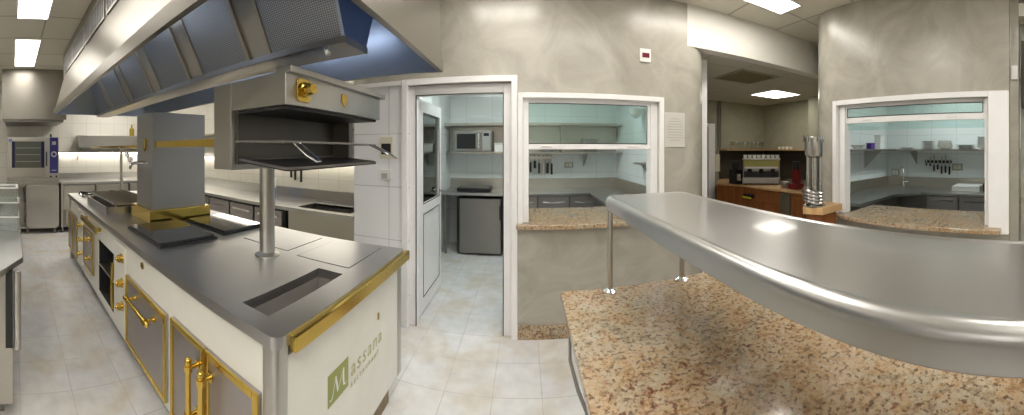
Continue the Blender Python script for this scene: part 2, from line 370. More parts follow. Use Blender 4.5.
# ================================================================== DOOR + HATCHES
def frame_xz(bm, x0,x1,z0,z1,w,ya,yb,bottom=False):
    box(bm,x0,x0+w,ya,yb,z0,z1); box(bm,x1-w,x1,ya,yb,z0,z1); box(bm,x0+w,x1-w,ya,yb,z1-w,z1)
    if bottom: box(bm,x0+w,x1-w,ya,yb,z0,z0+w)
    return bm
def frame_yz(bm, y0,y1,z0,z1,w,xa,xb,bottom=False,w2=None):
    box(bm,xa,xb,y0,y0+(w2 or w),z0,z1); box(bm,xa,xb,y1-w,y1,z0,z1); box(bm,xa,xb,y0+(w2 or w),y1-w,z1-w,z1)
    if bottom: box(bm,xa,xb,y0+(w2 or w),y1-w,z0,z0+w)
    return bm
dm = struct('door_1', frame_xz(BM(), -1.035,-.06,0,2.12,.05,2.60,2.66), WHITE, bev=.004, label='white framed doorway with open glazed door')
bm = BM(); box(bm,-.985,-.925,2.66,2.76,0,2.07); box(bm,-.175,-.11,2.66,2.76,0,2.07); box(bm,-.925,-.175,2.66,2.76,1.99,2.07)
obj('inner_frame', bm, WHITE, dm, .003)
obj('gasket', boxes((-.926,-.919,2.655,2.662,.0,1.99),(-.181,-.174,2.655,2.662,.0,1.99),(-.926,-.174,2.655,2.662,1.983,1.99)), BLKM, dm)
# glazed upper light seen in the doorway : open leaf hinged left
L = lambda u: (-.965+.03*u)  # x along the leaf
lm = BM()
y0,y1 = 2.78,3.52
for (a,b,z0,z1) in ((y0,y0+.09,.02,1.98),(y1-.09,y1,.02,1.98),(y0+.09,y1-.09,1.86,1.98),(y0+.09,y1-.09,.02,.16),(y0+.09,y1-.09,.92,1.02)):
    box(lm,-.965,-.925,a,b,z0,z1)
leaf = obj('door_leaf', lm, WHITE, dm, .004); leaf['label']='white door leaf standing open into the hatch room'
obj('lower_panel', boxes((-.955,-.935,y0+.09,y1-.09,.16,.92)), WHITE, leaf)
obj('pane', boxes((-.948,-.942,y0+.09,y1-.09,1.02,1.86)), GLD, leaf)
gk = BM()
for (a,b,z0,z1) in ((y0+.085,y0+.093,.16,.92),(y1-.093,y1-.085,.16,.92),(y0+.09,y1-.09,.155,.163),(y0+.09,y1-.09,.917,.925),(y0+.085,y0+.093,1.02,1.86),(y1-.093,y1-.085,1.02,1.86),(y0+.09,y1-.09,1.015,1.023),(y0+.09,y1-.09,1.857,1.865)):
    box(gk,-.926,-.922,a,b,z0,z1)
obj('gasket', gk, BLKM, leaf)
obj('handle', tube(BM(),[(-.925,3.46,1.08),(-.885,3.46,1.08),(-.885,3.36,1.08)],.009), CHR, leaf)
# middle hatch
w = struct('window_1', frame_xz(BM(), -.058,1.185,.93,1.98,.042,2.60,2.65), WHITE, bev=.004, label='white serving hatch frame with raised sliding sash')
bm = BM(); box(bm,-.016,.03,2.65,2.75,.93,1.94); box(bm,1.075,1.143,2.65,2.76,.93,1.94); box(bm,.03,1.075,2.65,2.75,1.925,1.94)
obj('inner_frame', bm, WHITE, w, .003)
bm = frame_xz(BM(), .0,1.075,1.525,1.93,.028,2.665,2.70); box(bm,.028,1.047,2.665,2.70,1.525,1.575)
s = obj('sash', bm, WHITE, w, .003)
obj('pane', boxes((.028,1.047,2.68,2.686,1.575,1.902)), GL, s)
obj('gasket', frame_xz(BM(),.026,1.049,1.570,1.904,.006,2.662,2.666,True), BLKM, s)
for x in (.13,.86): obj('finger_pull', boxes((x,x+.09,2.655,2.668,1.545,1.557)), WH, s, .003)
# right hatch
w = struct('window_2', frame_yz(BM(), .215,1.795,.875,1.975,.045,2.47,2.52,w2=.16), WHITE, bev=.004, label='white serving hatch frame on the right with narrow raised sash')
bm = BM(); box(bm,2.52,2.62,.375,.41,.93,1.93); box(bm,2.52,2.62,1.69,1.75,.93,1.93); box(bm,2.52,2.62,.41,1.69,1.92,1.93)
obj('inner_frame', bm, WHITE, w, .003)
bm = frame_yz(BM(), .40,1.70,1.765,1.925,.026,2.545,2.58); box(bm,2.545,2.58,.426,1.674,1.765,1.82)
s = obj('sash', bm, WHITE, w, .003)
obj('pane', boxes((2.56,2.566,.426,1.674,1.82,1.90)), GL, s)
obj('gasket', frame_yz(BM(),.424,1.676,1.816,1.902,.006,2.541,2.545,True), BLKM, s)
obj('lower_pane', boxes((2.585,2.59,.41,1.69,1.70,1.765)), GL, w)
for y in (.64,1.42): obj('finger_pull', boxes((2.535,2.547,y,y+.09,1.785,1.797)), WH, s, .003)
# granite serving sills
bm = prism(BM(), [(-.07,2.575),(-.045,2.55),(.35,2.535),(.8,2.54),(1.22,2.56),(1.22,2.6),(1.07,2.62),(1.07,3.30),(.03,3.30),(.03,2.62),(-.07,2.605)], .892,.93,'z')
tag(obj('serving_sill', bm, GRAN, None, .006), 'granite sill of the middle serving hatch beside the doorway','sill')
bm = prism(BM(), [(2.37,.27),(2.37,1.15),(2.39,1.5),(2.455,1.80),(2.49,1.80),(2.52,1.69),(3.08,1.69),(3.08,.41),(2.52,.41),(2.467,.36),(2.467,.27)], .895,.93,'z')
tag(obj('serving_sill', bm, GRAN, None, .006), 'curved granite sill of the right serving hatch','sill')
# small wall things
def plate_xz(name,label,cat,x,z,w,h,y,mat,inner=None,im=None,d=.012,iname='screen'):
    t = thing(name,label,cat,(x,y,z)); obj('casing', boxes((x-w/2,x+w/2,y-d,y,z-h/2,z+h/2)), mat, t, .003)
    if inner:
        a,b,c,e = inner; obj(iname, boxes((x+a,x+b,y-d-.003,y-d+.001,z+c,z+e)), im, t)
    return t
plate_xz('thermometer','white wall thermometer with dark red display above the middle hatch','thermometer',1.015,2.335,.10,.115,2.63,WH,(-.03,.035,-.02,.02),DISP)
t = tag(obj('notice', boxes((1.20,1.40,2.624,2.629,1.545,1.855)), PAPER), 'faded printed notice taped right of the middle hatch','notice')
bm = BM()
for k in range(9):
    hw = (.04,.06,.07,.08,.08,.075,.07,.085,.05)[k]; z = 1.80-.024*k; box(bm,1.30-hw,1.30+hw,2.622,2.6245,z-.004,z)
obj('text_lines', bm, plain('faded_ink',(.36,.34,.31),.6), t)
x=-1.158; t = plate_xz('phone_socket','cream wall box with a black square left of the doorway','socket',-1.185,1.54,.125,.19,2.63,IVORY,(-.045,.045,-.06,.035),BLACK,.02,'cover')
t = plate_xz('wall_socket','small white switch box under the cream wall box','socket',-1.19,1.305,.10,.085,2.63,WH,(-.035,.02,-.035,.01),GREYP,.03,'rocker')
t = thing('wall_switch','white switch box on the plaster return at the right edge','switch',(2.60,.18,2.13))
obj('casing', boxes((2.575,2.60,.155,.205,2.08,2.19)), WH, t, .003); obj('rocker', boxes((2.570,2.576,.165,.195,2.10,2.17)), WH, t)
t = thing('wall_cabinet','dark brown high cabinet at the far right edge','cabinet',(2.74,-.2,1.87))
obj('carcass', boxes((2.68,2.80,-.70,.13,1.87,2.42)), BROWN, t, .004); obj('cabinet_door', boxes((2.665,2.68,-.68,-.29,1.89,2.40)), BROWN, t, .003); obj('cabinet_door', boxes((2.665,2.68,-.28,.12,1.89,2.40)), BROWN, t, .003)
# ================================================================== COOKING RANGE (island)
X0,X1,Y0,Y1,TZ = -4.56,-.74,.776,1.92,.90
R = thing('cooking_range','long cream and brass cooking range island with steel worktop','cooking range',(-2.6,1.35,0))
bm = round_hole_slab(BM(), X0,X1,Y0,Y1,TZ-.045,TZ, -1.02,-.87,.866,1.39, .035)
obj('worktop', bm, STT, R, .006, 2)
bm = BM(); wx0,wx1,wy0,wy1=-1.02,-.87,.866,1.39; d=.68
box(bm,wx0-.004,wx0,wy0,wy1,d,.8545); box(bm,wx1,wx1+.004,wy0,wy1,d,.8545); box(bm,wx0,wx1,wy0-.004,wy0,d,.8545); box(bm,wx0,wx1,wy1,wy1+.004,d,.8545); box(bm,wx0,wx1,wy0,wy1,d-.004,d)
sk = obj('sink_well', bm, WELL, R); obj('drain', cyl(BM(),(-.945,1.33,d),(-.945,1.33,d+.006),.03), CHR, sk)
YF, YB, XE = .80, 1.895, -.765     # faces of the body
# body split so that the open compartment (x -2.96..-2.50) stays hollow
SX0,SX1,SZ0,SZ1 = -2.99,-2.50,.19,.68
bm = boxes((X0+.02,SX0,YF,YB,.13,TZ-.045),(SX1,-.80,YF,YB,.13,.66),(SX1,-1.06,YF,YB,.66,TZ-.045),(-1.06,-.80,YF,.85,.66,TZ-.045),(-1.06,-.80,1.41,YB,.66,TZ-.045),(SX0,SX1,YF,YB,SZ1,TZ-.045),(SX0,SX1,YF,YB,.13,SZ0),(SX0,SX1,1.35,YB,SZ0,SZ1))
obj('body', bm, CREAM, R)
pq = obj('plinth', boxes((X0+.08,-.90,.87,1.83,0,.13)), STD, R); pe = obj('end_plinth', boxes((-.90,-.80,.90,1.80,0,.136)), WOODB, R)
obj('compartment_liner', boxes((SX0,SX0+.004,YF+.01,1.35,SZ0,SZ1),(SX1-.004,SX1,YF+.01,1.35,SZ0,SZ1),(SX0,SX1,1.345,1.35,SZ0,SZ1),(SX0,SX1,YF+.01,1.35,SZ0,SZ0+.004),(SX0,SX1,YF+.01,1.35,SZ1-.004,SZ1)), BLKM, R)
obj('shelf', boxes((SX0+.005,SX1-.005,YF+.01,1.34,.43,.445)), STW, R, .003)
ep = obj('end_panel', boxes((XE-.035,XE,.835,1.875,.137,TZ-.10)), CREAM, R, .004)
# corner posts
for (px,py) in ((-.80,.835),(-.80,1.885),):
    bm = prism(BM(), rrect(px-.035,px+.04,py-.042,py+.03,.018), .137 if py>1 else 0, TZ-.046,'z'); obj('corner_post', bm, ST, R)
for (px,py) in ((X0+.05,.835),(X0+.05,1.885)):
    bm = prism(BM(), rrect(px-.035,px+.04,py-.042,py+.03,.018), 0, TZ-.046,'z'); obj('corner_post', bm, ST, R)
rail = boxes((-.745,-.715,.845,1.935,.832,.888)); rl = obj('brass_rail', rail, BR, R, .004)
[obj('rail_bracket', boxes((-.765,-.745,y,y+.03,.84,.88)), BRD, rl) for y in (.87,1.36,1.86)]
# logo on the end panel
F = Matrix.Rotation(PI/2,4,'X'); FE = Matrix.Rotation(PI/2,4,'Z') @ F      # text plane facing +x, running +y
lg = obj('logo_square', boxes((XE-.001,XE+.002,1.106,1.268,.455,.588)), GREEN, ep)
def glyph(bm, ribbon, x=XE+.003):
    """ribbon: list of (y,z,width) quads facing +x"""
    vs = []
    for i,(y,z,wd) in enumerate(ribbon):
        a = ribbon[max(i-1,0)]; b = ribbon[min(i+1,len(ribbon)-1)]
        dy,dz = b[0]-a[0], b[1]-a[1]; l = math.hypot(dy,dz) or 1
        ny,nz = -dz/l*wd/2, dy/l*wd/2
        vs.append((bm.verts.new((x,y+ny,z+nz)), bm.verts.new((x,y-ny,z-nz))))
    for (a,b),(c,d2) in zip(vs,vs[1:]): bm.faces.new((a,b,d2,c))
bm = BM(); oy,oz,S = 1.126,.480,.080
def G(pts): glyph(bm, [(oy+u*S, oz+v*S, w*S) for u,v,w in pts])
G([(-.12,.05,.05),(-.02,-.04,.07),(.12,.02,.08),(.22,.3,.06),(.38,.72,.05),(.45,1.0,.04)])
G([(.45,1.0,.12),(.55,.6,.17),(.66,.1,.15)])
G([(.66,.1,.04),(.95,.55,.05),(1.25,1.02,.04)])
G([(1.25,1.02,.12),(1.22,.5,.18),(1.28,.1,.15),(1.42,.02,.06),(1.55,.12,.03)])
o = obj('logo_initial', bm, WH, lg)
text('assana', .108, LETTER, Matrix.Translation((XE+.001,1.290,.478)) @ FE, 'logo_name', ep, .0006, .12, 1.22)
text('RESTAURANT', .033, LETTER, Matrix.Translation((XE+.001,1.290,.428)) @ FE, 'logo_subtitle', ep, .0006, 0, 1.62)
obj('logo_dot', boxes((XE,XE+.003,1.572,1.59,.61,.645)), BRD, ep)
# door builder on the south face
def brass_door(x0,x1,z0,z1,w=.028,name='door'):
    f = obj(name, boxes((x0,x1,YF-.018,YF+.002,z0,z1)), PURP, R, .003)
    bm = BM(); ya,yb = YF-.026,YF-.012
    box(bm,x0,x0+w,ya,yb,z0,z1); box(bm,x1-w,x1,ya,yb,z0,z1); box(bm,x0+w,x1-w,ya,yb,z0,z0+w); box(bm,x0+w,x1-w,ya,yb,z1-w,z1)
    obj('brass_border', bm, BR, f, .003)
    return f
def bar_handle(parent, a, b, out=.05):
    a,b = Vector(a),Vector(b); d=(b-a).normalized(); o=Vector((0,-out,0))
    bm = BM(); cyl(bm, a+o-d*.03, b+o+d*.03, .013)
    for p in (a,b):
        cyl(bm, p, p+o, .009); cyl(bm, p+o-d*.012, p+o+d*.012, .019); cyl(bm, p, p+Vector((0,-.006,0)), .020)
    for p,s in ((a+o,-1),(b+o,1)): lathe_dir(bm, p+d*s*.03, .017)
    return obj('handle', bm, BR, parent)
def lathe_dir(bm, c, r):
    bmesh.ops.create_uvsphere(bm, u_segments=12, v_segments=8, radius=r, matrix=Matrix.Translation(c))
def knob(parent, x, z, r=.024, y=None):
    y = YF-.0 if y is None else y
    bm = BM(); cyl(bm,(x,y,z),(x,y-.006,z),r*1.25); cyl(bm,(x,y-.006,z),(x,y-.03,z),r*.45); cyl(bm,(x,y-.02,z),(x,y-.042,z),r,r*.9)
    bmesh.ops.create_uvsphere(bm, u_segments=14, v_segments=8, radius=r*.5, matrix=Matrix.Translation((x,y-.043,z)))
    return obj('knob', bm, BR, parent)
d1 = brass_door(-1.165,-.835,.16,.665); bar_handle(d1,(-1.125,YF-.02,.57),(-1.125,YF-.02,.36))
d2 = brass_door(-1.485,-1.172,.16,.665); bar_handle(d2,(-1.225,YF-.02,.57),(-1.225,YF-.02,.36))
d3 = brass_door(-2.16,-1.545,.175,.645,.024,'oven_door'); bar_handle(d3,(-1.98,YF-.02,.555),(-1.69,YF-.02,.555),.06)
kh = obj('escutcheon', cyl(BM(),(-1.90,YF,.79),(-1.90,YF-.008,.79),.022), BRD, R); obj('keyhole', cyl(BM(),(-1.90,YF-.007,.79),(-1.90,YF-.01,.79),.01), BLACK, kh)
kp = obj('knob_panel', boxes((-2.47,-2.21,YF-.012,YF+.002,.20,.80)), CREAM, R, .004)
for z in (.725,.545,.375): knob(kp,-2.26,z,.028,YF-.012)
d4 = brass_door(-3.56,-3.13,.27,.68,.02,'oven_door'); knob(d4,-3.26,.60,.026,YF-.02); knob(d4,-3.26,.40,.026,YF-.02)
hb = obj('shelf_latch', tube(BM(),[(-2.49,YF-.02,.25),(-2.49,YF-.025,.42),(-2.49,YF-.02,.62)],.010), BR, R)
# brass towel rail
tr = obj('towel_rail', boxes((-3.50,-2.84,YF-.065,YF-.045,.755,.815)), BR, R, .006)
[obj('rail_bracket', boxes((x,x+.03,YF-.05,YF,.77,.80)), BRD, tr) for x in (-3.46,-2.91)]
kp = obj('knob_panel', boxes((-3.90,-3.62,YF-.012,YF+.002,.20,.80)), CREAM, R, .004)
for z in (.65,.48,.32): knob(kp,-3.69,z,.026,YF-.012)
brass_door(-4.22,-3.95,.17,.68,.016); brass_door(-4.50,-4.23,.17,.68,.016)
# lids let into the worktop
for (a,b,c,e) in ((-1.236,-.885,1.475,1.86),(-1.75,-1.34,1.50,1.86)):
    obj('worktop_lid', boxes((a,b,c,e,TZ-.004,TZ+.0025)), STT, R, .0015)
    obj('lid_seam', boxes((a-.004,b+.004,c-.004,e+.004,TZ-.003,TZ+.0008)), BLKM, R)
# hot plates
for (a,b,c,e) in ((-2.42,-1.86,.905,1.33),(-2.42,-1.90,1.44,1.82)):
    h = obj('hotplate', prism(BM(), rrect(a,b,c,e,.02), TZ+.012, TZ+.03,'z'), HOT, R, .004)
    obj('hotplate_well', boxes((a-.012,b+.012,c-.012,e+.012,TZ-.001,TZ+.012)), BLKM, h)
# pillar
pl = obj('pillar', boxes((-2.85,-2.50,1.14,1.67,TZ+.10,1.84)), SGREY, R, .004)
obj('pillar_base', boxes((-2.90,-2.46,1.10,1.706,TZ,TZ+.115)), BR, pl, .008)
sh = [(0,.055),(.035,.05),(.035,-.01),(.02,-.04),(0,-.06),(-.02,-.04),(-.035,-.01),(-.035,.05)]
obj('shield_emblem', prism(BM(), [(-2.655+u*.9,1.565+v) for u,v in sh], 1.125,1.141,'y'), BRD, pl, .003)
bm = BM(); TPX = .16; tube(bm,[(-2.72,1.14,1.41),(-2.72,1.08,1.41),(-2.72,1.02,1.41),(-2.72,.985,1.405)],.014); tube(bm,[(-2.72,.99,1.40),(-2.75,.97,1.42),(-2.78,.96,1.47)],.011); tube(bm,[(-2.72,.985,1.41),(-2.71,.965,1.39),(-2.70,.955,1.365)],.012)
cyl(bm,(-2.72,.965,1.43),(-2.72,.965,1.46),.02); cyl(bm,(-2.78,.96,1.46),(-2.79,.955,1.50),.02)
bmesh.ops.translate(bm, verts=bm.verts, vec=(TPX,0,0)); obj('tap', bm, CHR, pl)
# brass shelf strips that run through the pillar
obj('plate_shelf', boxes((-2.50,-1.44,1.16,1.22,1.542,1.592)), BR, R, .004)
ps = obj('plate_shelf', prism(BM(), rrect(-4.75,-2.85,1.15,1.60,.04), 1.535,1.562,'z'), BR, R)
obj('shelf_post', lathe(BM(), [(.045,0),(.045,.012),(.022,.02),(.022,.635)], (-4.40,1.52,.90)), CART, ps)
# ---------------- gas burners
for (bx,by) in ((-4.30,1.02),(-4.30,1.45)):
    b = obj('burner_grate', BM(), BLKM, R); bm = BM()
    for k in range(4):
        a = PI/4+k*PI/2; tube(bm,[(bx+.03*math.cos(a),by+.03*math.sin(a),.935),(bx+.14*math.cos(a),by+.14*math.sin(a),.935),(bx+.16*math.cos(a),by+.16*math.sin(a),.902)],.009)
    tube(bm,[(bx+.10*math.cos(k*PI/8),by+.10*math.sin(k*PI/8),.925) for k in range(16)],.008,closed=True)
    bm.to_mesh(b.data); bm.free()
    obj('burner_cap', lathe(BM(),[(.05,0),(.05,.015),(.03,.022),(0,.022)],(bx,by,.90)), STD, b)
# grill rack on the range
t = thing('grill_rack','steel grill trays with a bar grate on the range left of the pillar','grill',(-3.4,1.1,.90))
obj('base_tray', boxes((-3.80,-2.99,.885,1.35,.9,.905),(-3.80,-2.99,.885,.90,.9,.965),(-3.80,-2.99,1.335,1.35,.9,.965),(-3.80,-3.785,.885,1.35,.9,.965),(-3.005,-2.99,.885,1.35,.9,.965)), ST, t, .002)
obj('inner_pan', boxes((-3.74,-3.06,.94,1.32,.905,.955)), BLKM, t, .006)
bm = BM()
for k in range(18): x = -3.85+k*.052; tube(bm,[(x,.96,1.0),(x,1.40,1.0)],.007,6)
tube(bm,[(-3.88,.95,.997),(-2.95,.95,.997),(-2.95,1.41,.997),(-3.88,1.41,.997)],.009,8,True)
obj('grate', bm, STD, t)
for p in ((-3.8,.99),(-3.03,.99),(-3.8,1.36),(-3.03,1.36)): obj('leg', cyl(BM(),(p[0],p[1],.905),(p[0],p[1],.995),.008), ST, t)
# ---------------- salamander grill
t = thing('salamander_grill','steel salamander grill with brass knob on a round post over the range','grill',(-1.38,1.37,.90))
sx0,sx1,sy0,sy1 = -1.44,-.93,1.03,1.95
bm = boxes((-1.29,sx1,sy0,sy1,1.72,1.865)); bd = obj('hood_body', bm, ST, t, .004)
obj('heating_underside', boxes((-1.27,sx1+-.02,sy0+.02,sy1-.02,1.705,1.722)), BLKM, bd)
obj('top_lip', boxes((sx1-.06,sx1+.03,sy0+.0,sy1+.02,1.855,1.885)), ST, bd, .004)
obj('back_column', boxes((sx0,-1.29,sy0-.01,sy1,1.42,1.865)), ST, t, .005)
obj('inner_back', boxes((-1.29,-1.27,sy0+.02,sy1-.02,1.45,1.72)), steel('inner_back_steel',(.16,.15,.14),.38,var=.05), t)  # inner back uses a darker steel tone than the casing
obj('side_guide', boxes((-1.27,-1.14,1.90,1.94,1.45,1.72)), STD, t)
ky,kz=1.155,1.795
kb = obj('knob_plate', prism(BM(), rrect(ky-.055,ky+.04,kz-.055,kz+.05,.02), sx1,sx1+.008,'x'), BR, bd, .002)
obj('knob', lathe(BM(),[(.034,0),(.034,.012),(.02,.016),(.02,.03),(.026,.034),(.024,.055),(0,.057)],(sx1+.006,ky-.005,kz),axis='x'), BR, kb)
obj('shield_emblem', prism(BM(), [(1.50+u*.7,1.79+v*.62) for u,v in sh], sx1,sx1+.006,'x'), BR, bd, .002)
bm = BM()
tube(bm,[(-1.28,1.04,1.565),(-.95,1.04,1.562),(-.95,1.92,1.555),(-1.28,1.92,1.555)],.006,8,True)
for k in range(17): y=1.09+k*.05; tube(bm,[(-1.28,y,1.562),(-.95,y,1.558)],.003,6)
g = obj('wire_grid', bm, ST, t)
obj('grid_handle', tube(BM(),[(-.95,1.10,1.558),(-.87,1.10,1.50),(-.83,1.12,1.475),(-.83,1.145,1.475),(-.87,1.15,1.50),(-.95,1.15,1.558)],.005,8), CHR, g)
obj('grid_handle', tube(BM(),[(-.95,1.84,1.555),(-.84,1.86,1.50),(-.79,1.875,1.47),(-.79,1.905,1.47),(-.84,1.905,1.50),(-.95,1.89,1.555)],.005,8), CHR, g)
bm = prism(BM(), rrect(-1.265,-.92,1.035,1.895,.03), 1.432,1.438,'z')
for v in bm.verts: v.co.z += (-.92-v.co.x)*.10
dt = obj('drip_tray', bm, BLKM, t)
rr = [(u,v,1.442+(-.92-u)*.10) for u,v in rrect(-1.26,-.925,1.04,1.89,.03)]
obj('tray_rim', tube(BM(), rr, .007, 8, True), STD, dt)
obj('post', lathe(BM(),[(.075,0),(.075,.006),(.06,.014),(.046,.02),(.046,.52)],(-1.385,1.37,.90)), ST, t)
# ================================================================== MAIN HOOD
t = thing('extractor_hood','large steel extractor hood hanging over the cooking range','extractor hood',(-2.6,1.32,2.03))
hx0,hx1,hy0,hy1 = -4.72,-.53,.59,2.06
def ringface(bm, A, B):
    for i in range(4): j=(i+1)%4; bm.faces.new((A[i],A[j],B[j],B[i]))
def lvl(bm, x0,x1,y0,y1,z): return [bm.verts.new(p) for p in ((x0,y0,z),(x1,y0,z),(x1,y1,z),(x0,y1,z))]
bm = BM()
lv = [(hx0,hx1,hy0,hy1,2.03),(hx0,hx1,hy0,hy1,2.105),(hx0+.02,hx1-.01,.615,2.05,2.115),(hx0+.25,hx1-.02,.70,2.04,2.50),(hx0+.25,hx1-.02,.70,2.04,2.858)]
vv = [lvl(bm,*a) for a in lv]
for a,b in zip(vv,vv[1:]): ringface(bm,a,b)
# inner skin
iv = [(hx0+.03,hx1-.03,hy0+.03,hy1-.03,2.03),(hx0+.03,hx1-.03,hy0+.03,hy1-.03,2.09),(hx0+.27,hx1-.04,.72,2.02,2.50)]
ivv = [lvl(bm,*a) for a in iv]
ringface(bm, vv[0], ivv[0])
bmesh.ops.recalc_face_normals(bm, faces=bm.faces)
shell = obj('canopy', bm, STH, t)
bm = BM(); a = [lvl(bm,*q) for q in iv]
for u,v in zip(a,a[1:]): ringface(bm,u,v)
bm.faces.new(a[-1]); bmesh.ops.recalc_face_normals(bm, faces=bm.faces)
for f in bm.faces: f.normal_flip()
inn = obj('inner_lining', bm, STB, shell)
# filter banks : trough at y 1.3 z 2.02
def bank(sgn):
    yb, zb, yt, zt = 1.325+sgn*.03, 2.03, 1.325+sgn*.265, 2.49
    fr = obj('filter_bank', prism(BM(), [(yb,zb),(yt,zt),(yt-sgn*.02,zt+.01),(yb-sgn*.02,zb+.01)], hx0+.10,hx1-.24,'x'), ST, t)
    n = Vector((0, sgn*(zt-zb), -(yt-yb)*sgn)).normalized(); n = Vector((0, sgn*.89, -.455))
    for k in range(6):
        fx1 = -.773-.667*k; fx0 = fx1-.49
        def pt(x,s,o): return Vector((x, yb+(yt-yb)*s, zb+(zt-zb)*s)) + n*o
        bm = BM(); vs = [bm.verts.new(pt(x,s,o)) for o in (0,.008) for x,s in ((fx0,.05),(fx1,.05),(fx1,.95),(fx0,.95))]
        bm.faces.new(vs[:4]); bm.faces.new(vs[4:][::-1])
        for i in range(4): j=(i+1)%4; bm.faces.new((vs[i],vs[j],vs[4+j],vs[4+i]))
        bmesh.ops.recalc_face_normals(bm, faces=bm.faces)
        fl = obj('grease_filter', bm, FILT, fr)
        bm = BM()
        for (xa,xb,sa,sb) in ((fx0-.012,fx0+.012,.03,.97),(fx1-.012,fx1+.012,.03,.97),(fx0,fx1,.03,.06),(fx0,fx1,.94,.97)):
            vs = [bm.verts.new(pt(x,s,o)) for o in (0,.016) for x,s in ((xa,sa),(xb,sa),(xb,sb),(xa,sb))]
            bm.faces.new(vs[:4]); bm.faces.new(vs[4:][::-1])
            for i in range(4): j=(i+1)%4; bm.faces.new((vs[i],vs[j],vs[4+j],vs[4+i]))
        bmesh.ops.recalc_face_normals(bm, faces=bm.faces)
        fo = obj('filter_frame', bm, STW, fr)
bank(-1); bank(1)
bm = prism(BM(), [(1.22,2.03),(1.43,2.03),(1.43,2.0),(1.415,1.995),(1.235,1.995),(1.22,2.0)], hx0+.08,hx1-.22,'x'); tro = obj('grease_trough', bm, STW, t)
obj('drain_valve', lathe(BM(),[(.012,-.03),(.016,-.02),(.016,0)],(-.86,1.24,1.995)), CHR, tro); obj('drain_valve', lathe(BM(),[(.012,-.03),(.016,-.02),(.016,0)],(-4.4,1.24,1.995)), CHR, tro)
obj('bank_end', prism(BM(), [(1.235,2.0),(1.415,2.0),(1.62,2.50),(1.03,2.50)], hx1-.24,hx1-.225,'x'), STB, t)
# hood lamps inside, along the south lip
for (a,b) in ((-3.3,-2.4),(-1.9,-1.0)):
    lf = obj('lamp_fitting', boxes((a,b,1.62,1.70,2.42,2.46)), ST, t); obj('lamp_tube', cyl(BM(),(a+.02,1.66,2.405),(b-.02,1.66,2.405),.016), HLITE, lf)
for (a,b) in ((-4.3,-3.5),(-2.6,-1.8)):
    lf = obj('lamp_fitting', boxes((a,b,.80,.87,2.42,2.46)), ST, t); obj('lamp_tube', cyl(BM(),(a+.02,.835,2.405),(b-.02,.835,2.405),.016), HLITE, lf)
# air grilles on the vertical band
for (a,b) in ((-4.28,-3.80),(-3.72,-3.15),(-3.05,-2.42),(-2.32,-1.72),(-1.62,-1.0)):
    g = obj('air_grille', boxes((a,b,.692,.70,2.545,2.73)), VENT, shell)
    bm = BM(); w=.018
    box(bm,a-w,a,.688,.70,2.53,2.745); box(bm,b,b+w,.688,.70,2.53,2.745); box(bm,a,b,.688,.70,2.53,2.548); box(bm,a,b,.688,.70,2.727,2.745)
    for k in range(1,12): x=a+(b-a)*k/12; box(bm,x-.004,x+.004,.689,.693,2.548,2.727)
    obj('grille_frame', bm, ST, g)
# ================================================================== WEST SIDE: oven, its hood, counters
t = thing('oven_hood','steel box hood over the combi oven on the far wall','extractor hood',(-6.0,.33,2.02))
bm = prism(BM(), [(-6.54,2.858),(-5.44,2.858),(-5.44,2.02),(-5.47,2.02),(-5.47,2.06),(-6.54,2.06)], -.18, .90,'y'); obj('canopy', bm, STH, t)
obj('underside', boxes((-6.5,-5.5,-.14,.86,1.985,2.02)), STD, t)
t = thing('combi_oven','stainless combi oven with blue control panel on its stand','oven',(-6.2,.36,.95))
ox = -5.83
obj('body', boxes((-6.50,ox,-.10,.83,1.0,1.74)), CART, t, .008)
obj('base_panel', boxes((-6.48,ox+.005,-.10,.83,.945,.998)), STW, t, .004)
dr = obj('door', boxes((ox,ox+.035,-.08,.58,1.03,1.72)), STW, t, .006)
obj('pane', boxes((ox+.036,ox+.04,.02,.52,1.19,1.66)), plain('oven_window',(.10,.105,.085),.08), dr)
[obj('window_edge', boxes((ox+.037,ox+.042,a,b,1.19,1.66)), NAVY, dr) for a,b in ((-.02,.035),(.505,.56))]
bm = BM()
for z in (1.30,1.42,1.54): box(bm,ox+.041,ox+.043,.05,.49,z,z+.007)
obj('oven_racks', bm, GREYP, dr)
obj('handle', tube(BM(),[(ox+.035,.555+.04,1.47),(ox+.08,.595,1.47),(ox+.085,.595,1.30),(ox+.085,.595,1.22)],.012), BLACK, dr)
cp = obj('control_panel', boxes((ox,ox+.02,.66,.81,1.09,1.73)), BLUE, t, .004)
bm = BM(); tube(bm,[(ox+.022,.735+.042*math.cos(k*PI/8),1.43+.042*math.sin(k*PI/8)) for k in range(16)],.012,8,True); obj('dial', bm, GREYP, cp)
obj('display', boxes((ox+.019,ox+.022,.70,.77,1.60,1.66)), GREYP, cp); obj('name_strip', boxes((ox+.019,ox+.022,.69,.78,1.135,1.15)), GREYP, cp)
for y in (.68,.78): obj('knob', cyl(BM(),(ox,y,1.03),(ox+.03,y,1.03),.018), BLACK, t)
obj('chimney', cyl(BM(),(-6.0,.70,1.74),(-6.0,.70,1.80),.02), BLACK, t)
obj('badge', cyl(BM(),(ox+.035,-.045,1.68),(ox+.038,-.045,1.68),.03), PBLUE, dr)
t = thing('oven_stand','steel cabinet stand with a door and rack rails under the oven','cabinet',(-6.2,.36,0))
obj('body', boxes((-6.48,-6.40,-.10,.83,.10,.90),(-6.48,ox,.24,.28,.10,.90),(-6.48,ox,.79,.83,.10,.90),(-6.48,ox,-.10,-.06,.10,.90),(-6.48,ox,-.10,.83,.86,.90),(-6.48,ox,-.10,.83,.10,.13),(-6.40,-6.1,.06,.24,.13,.55)), CART, t)
obj('door', boxes((ox-.02,ox+.012,.27,.80,.13,.875)), CART, t, .006)
bm = BM()
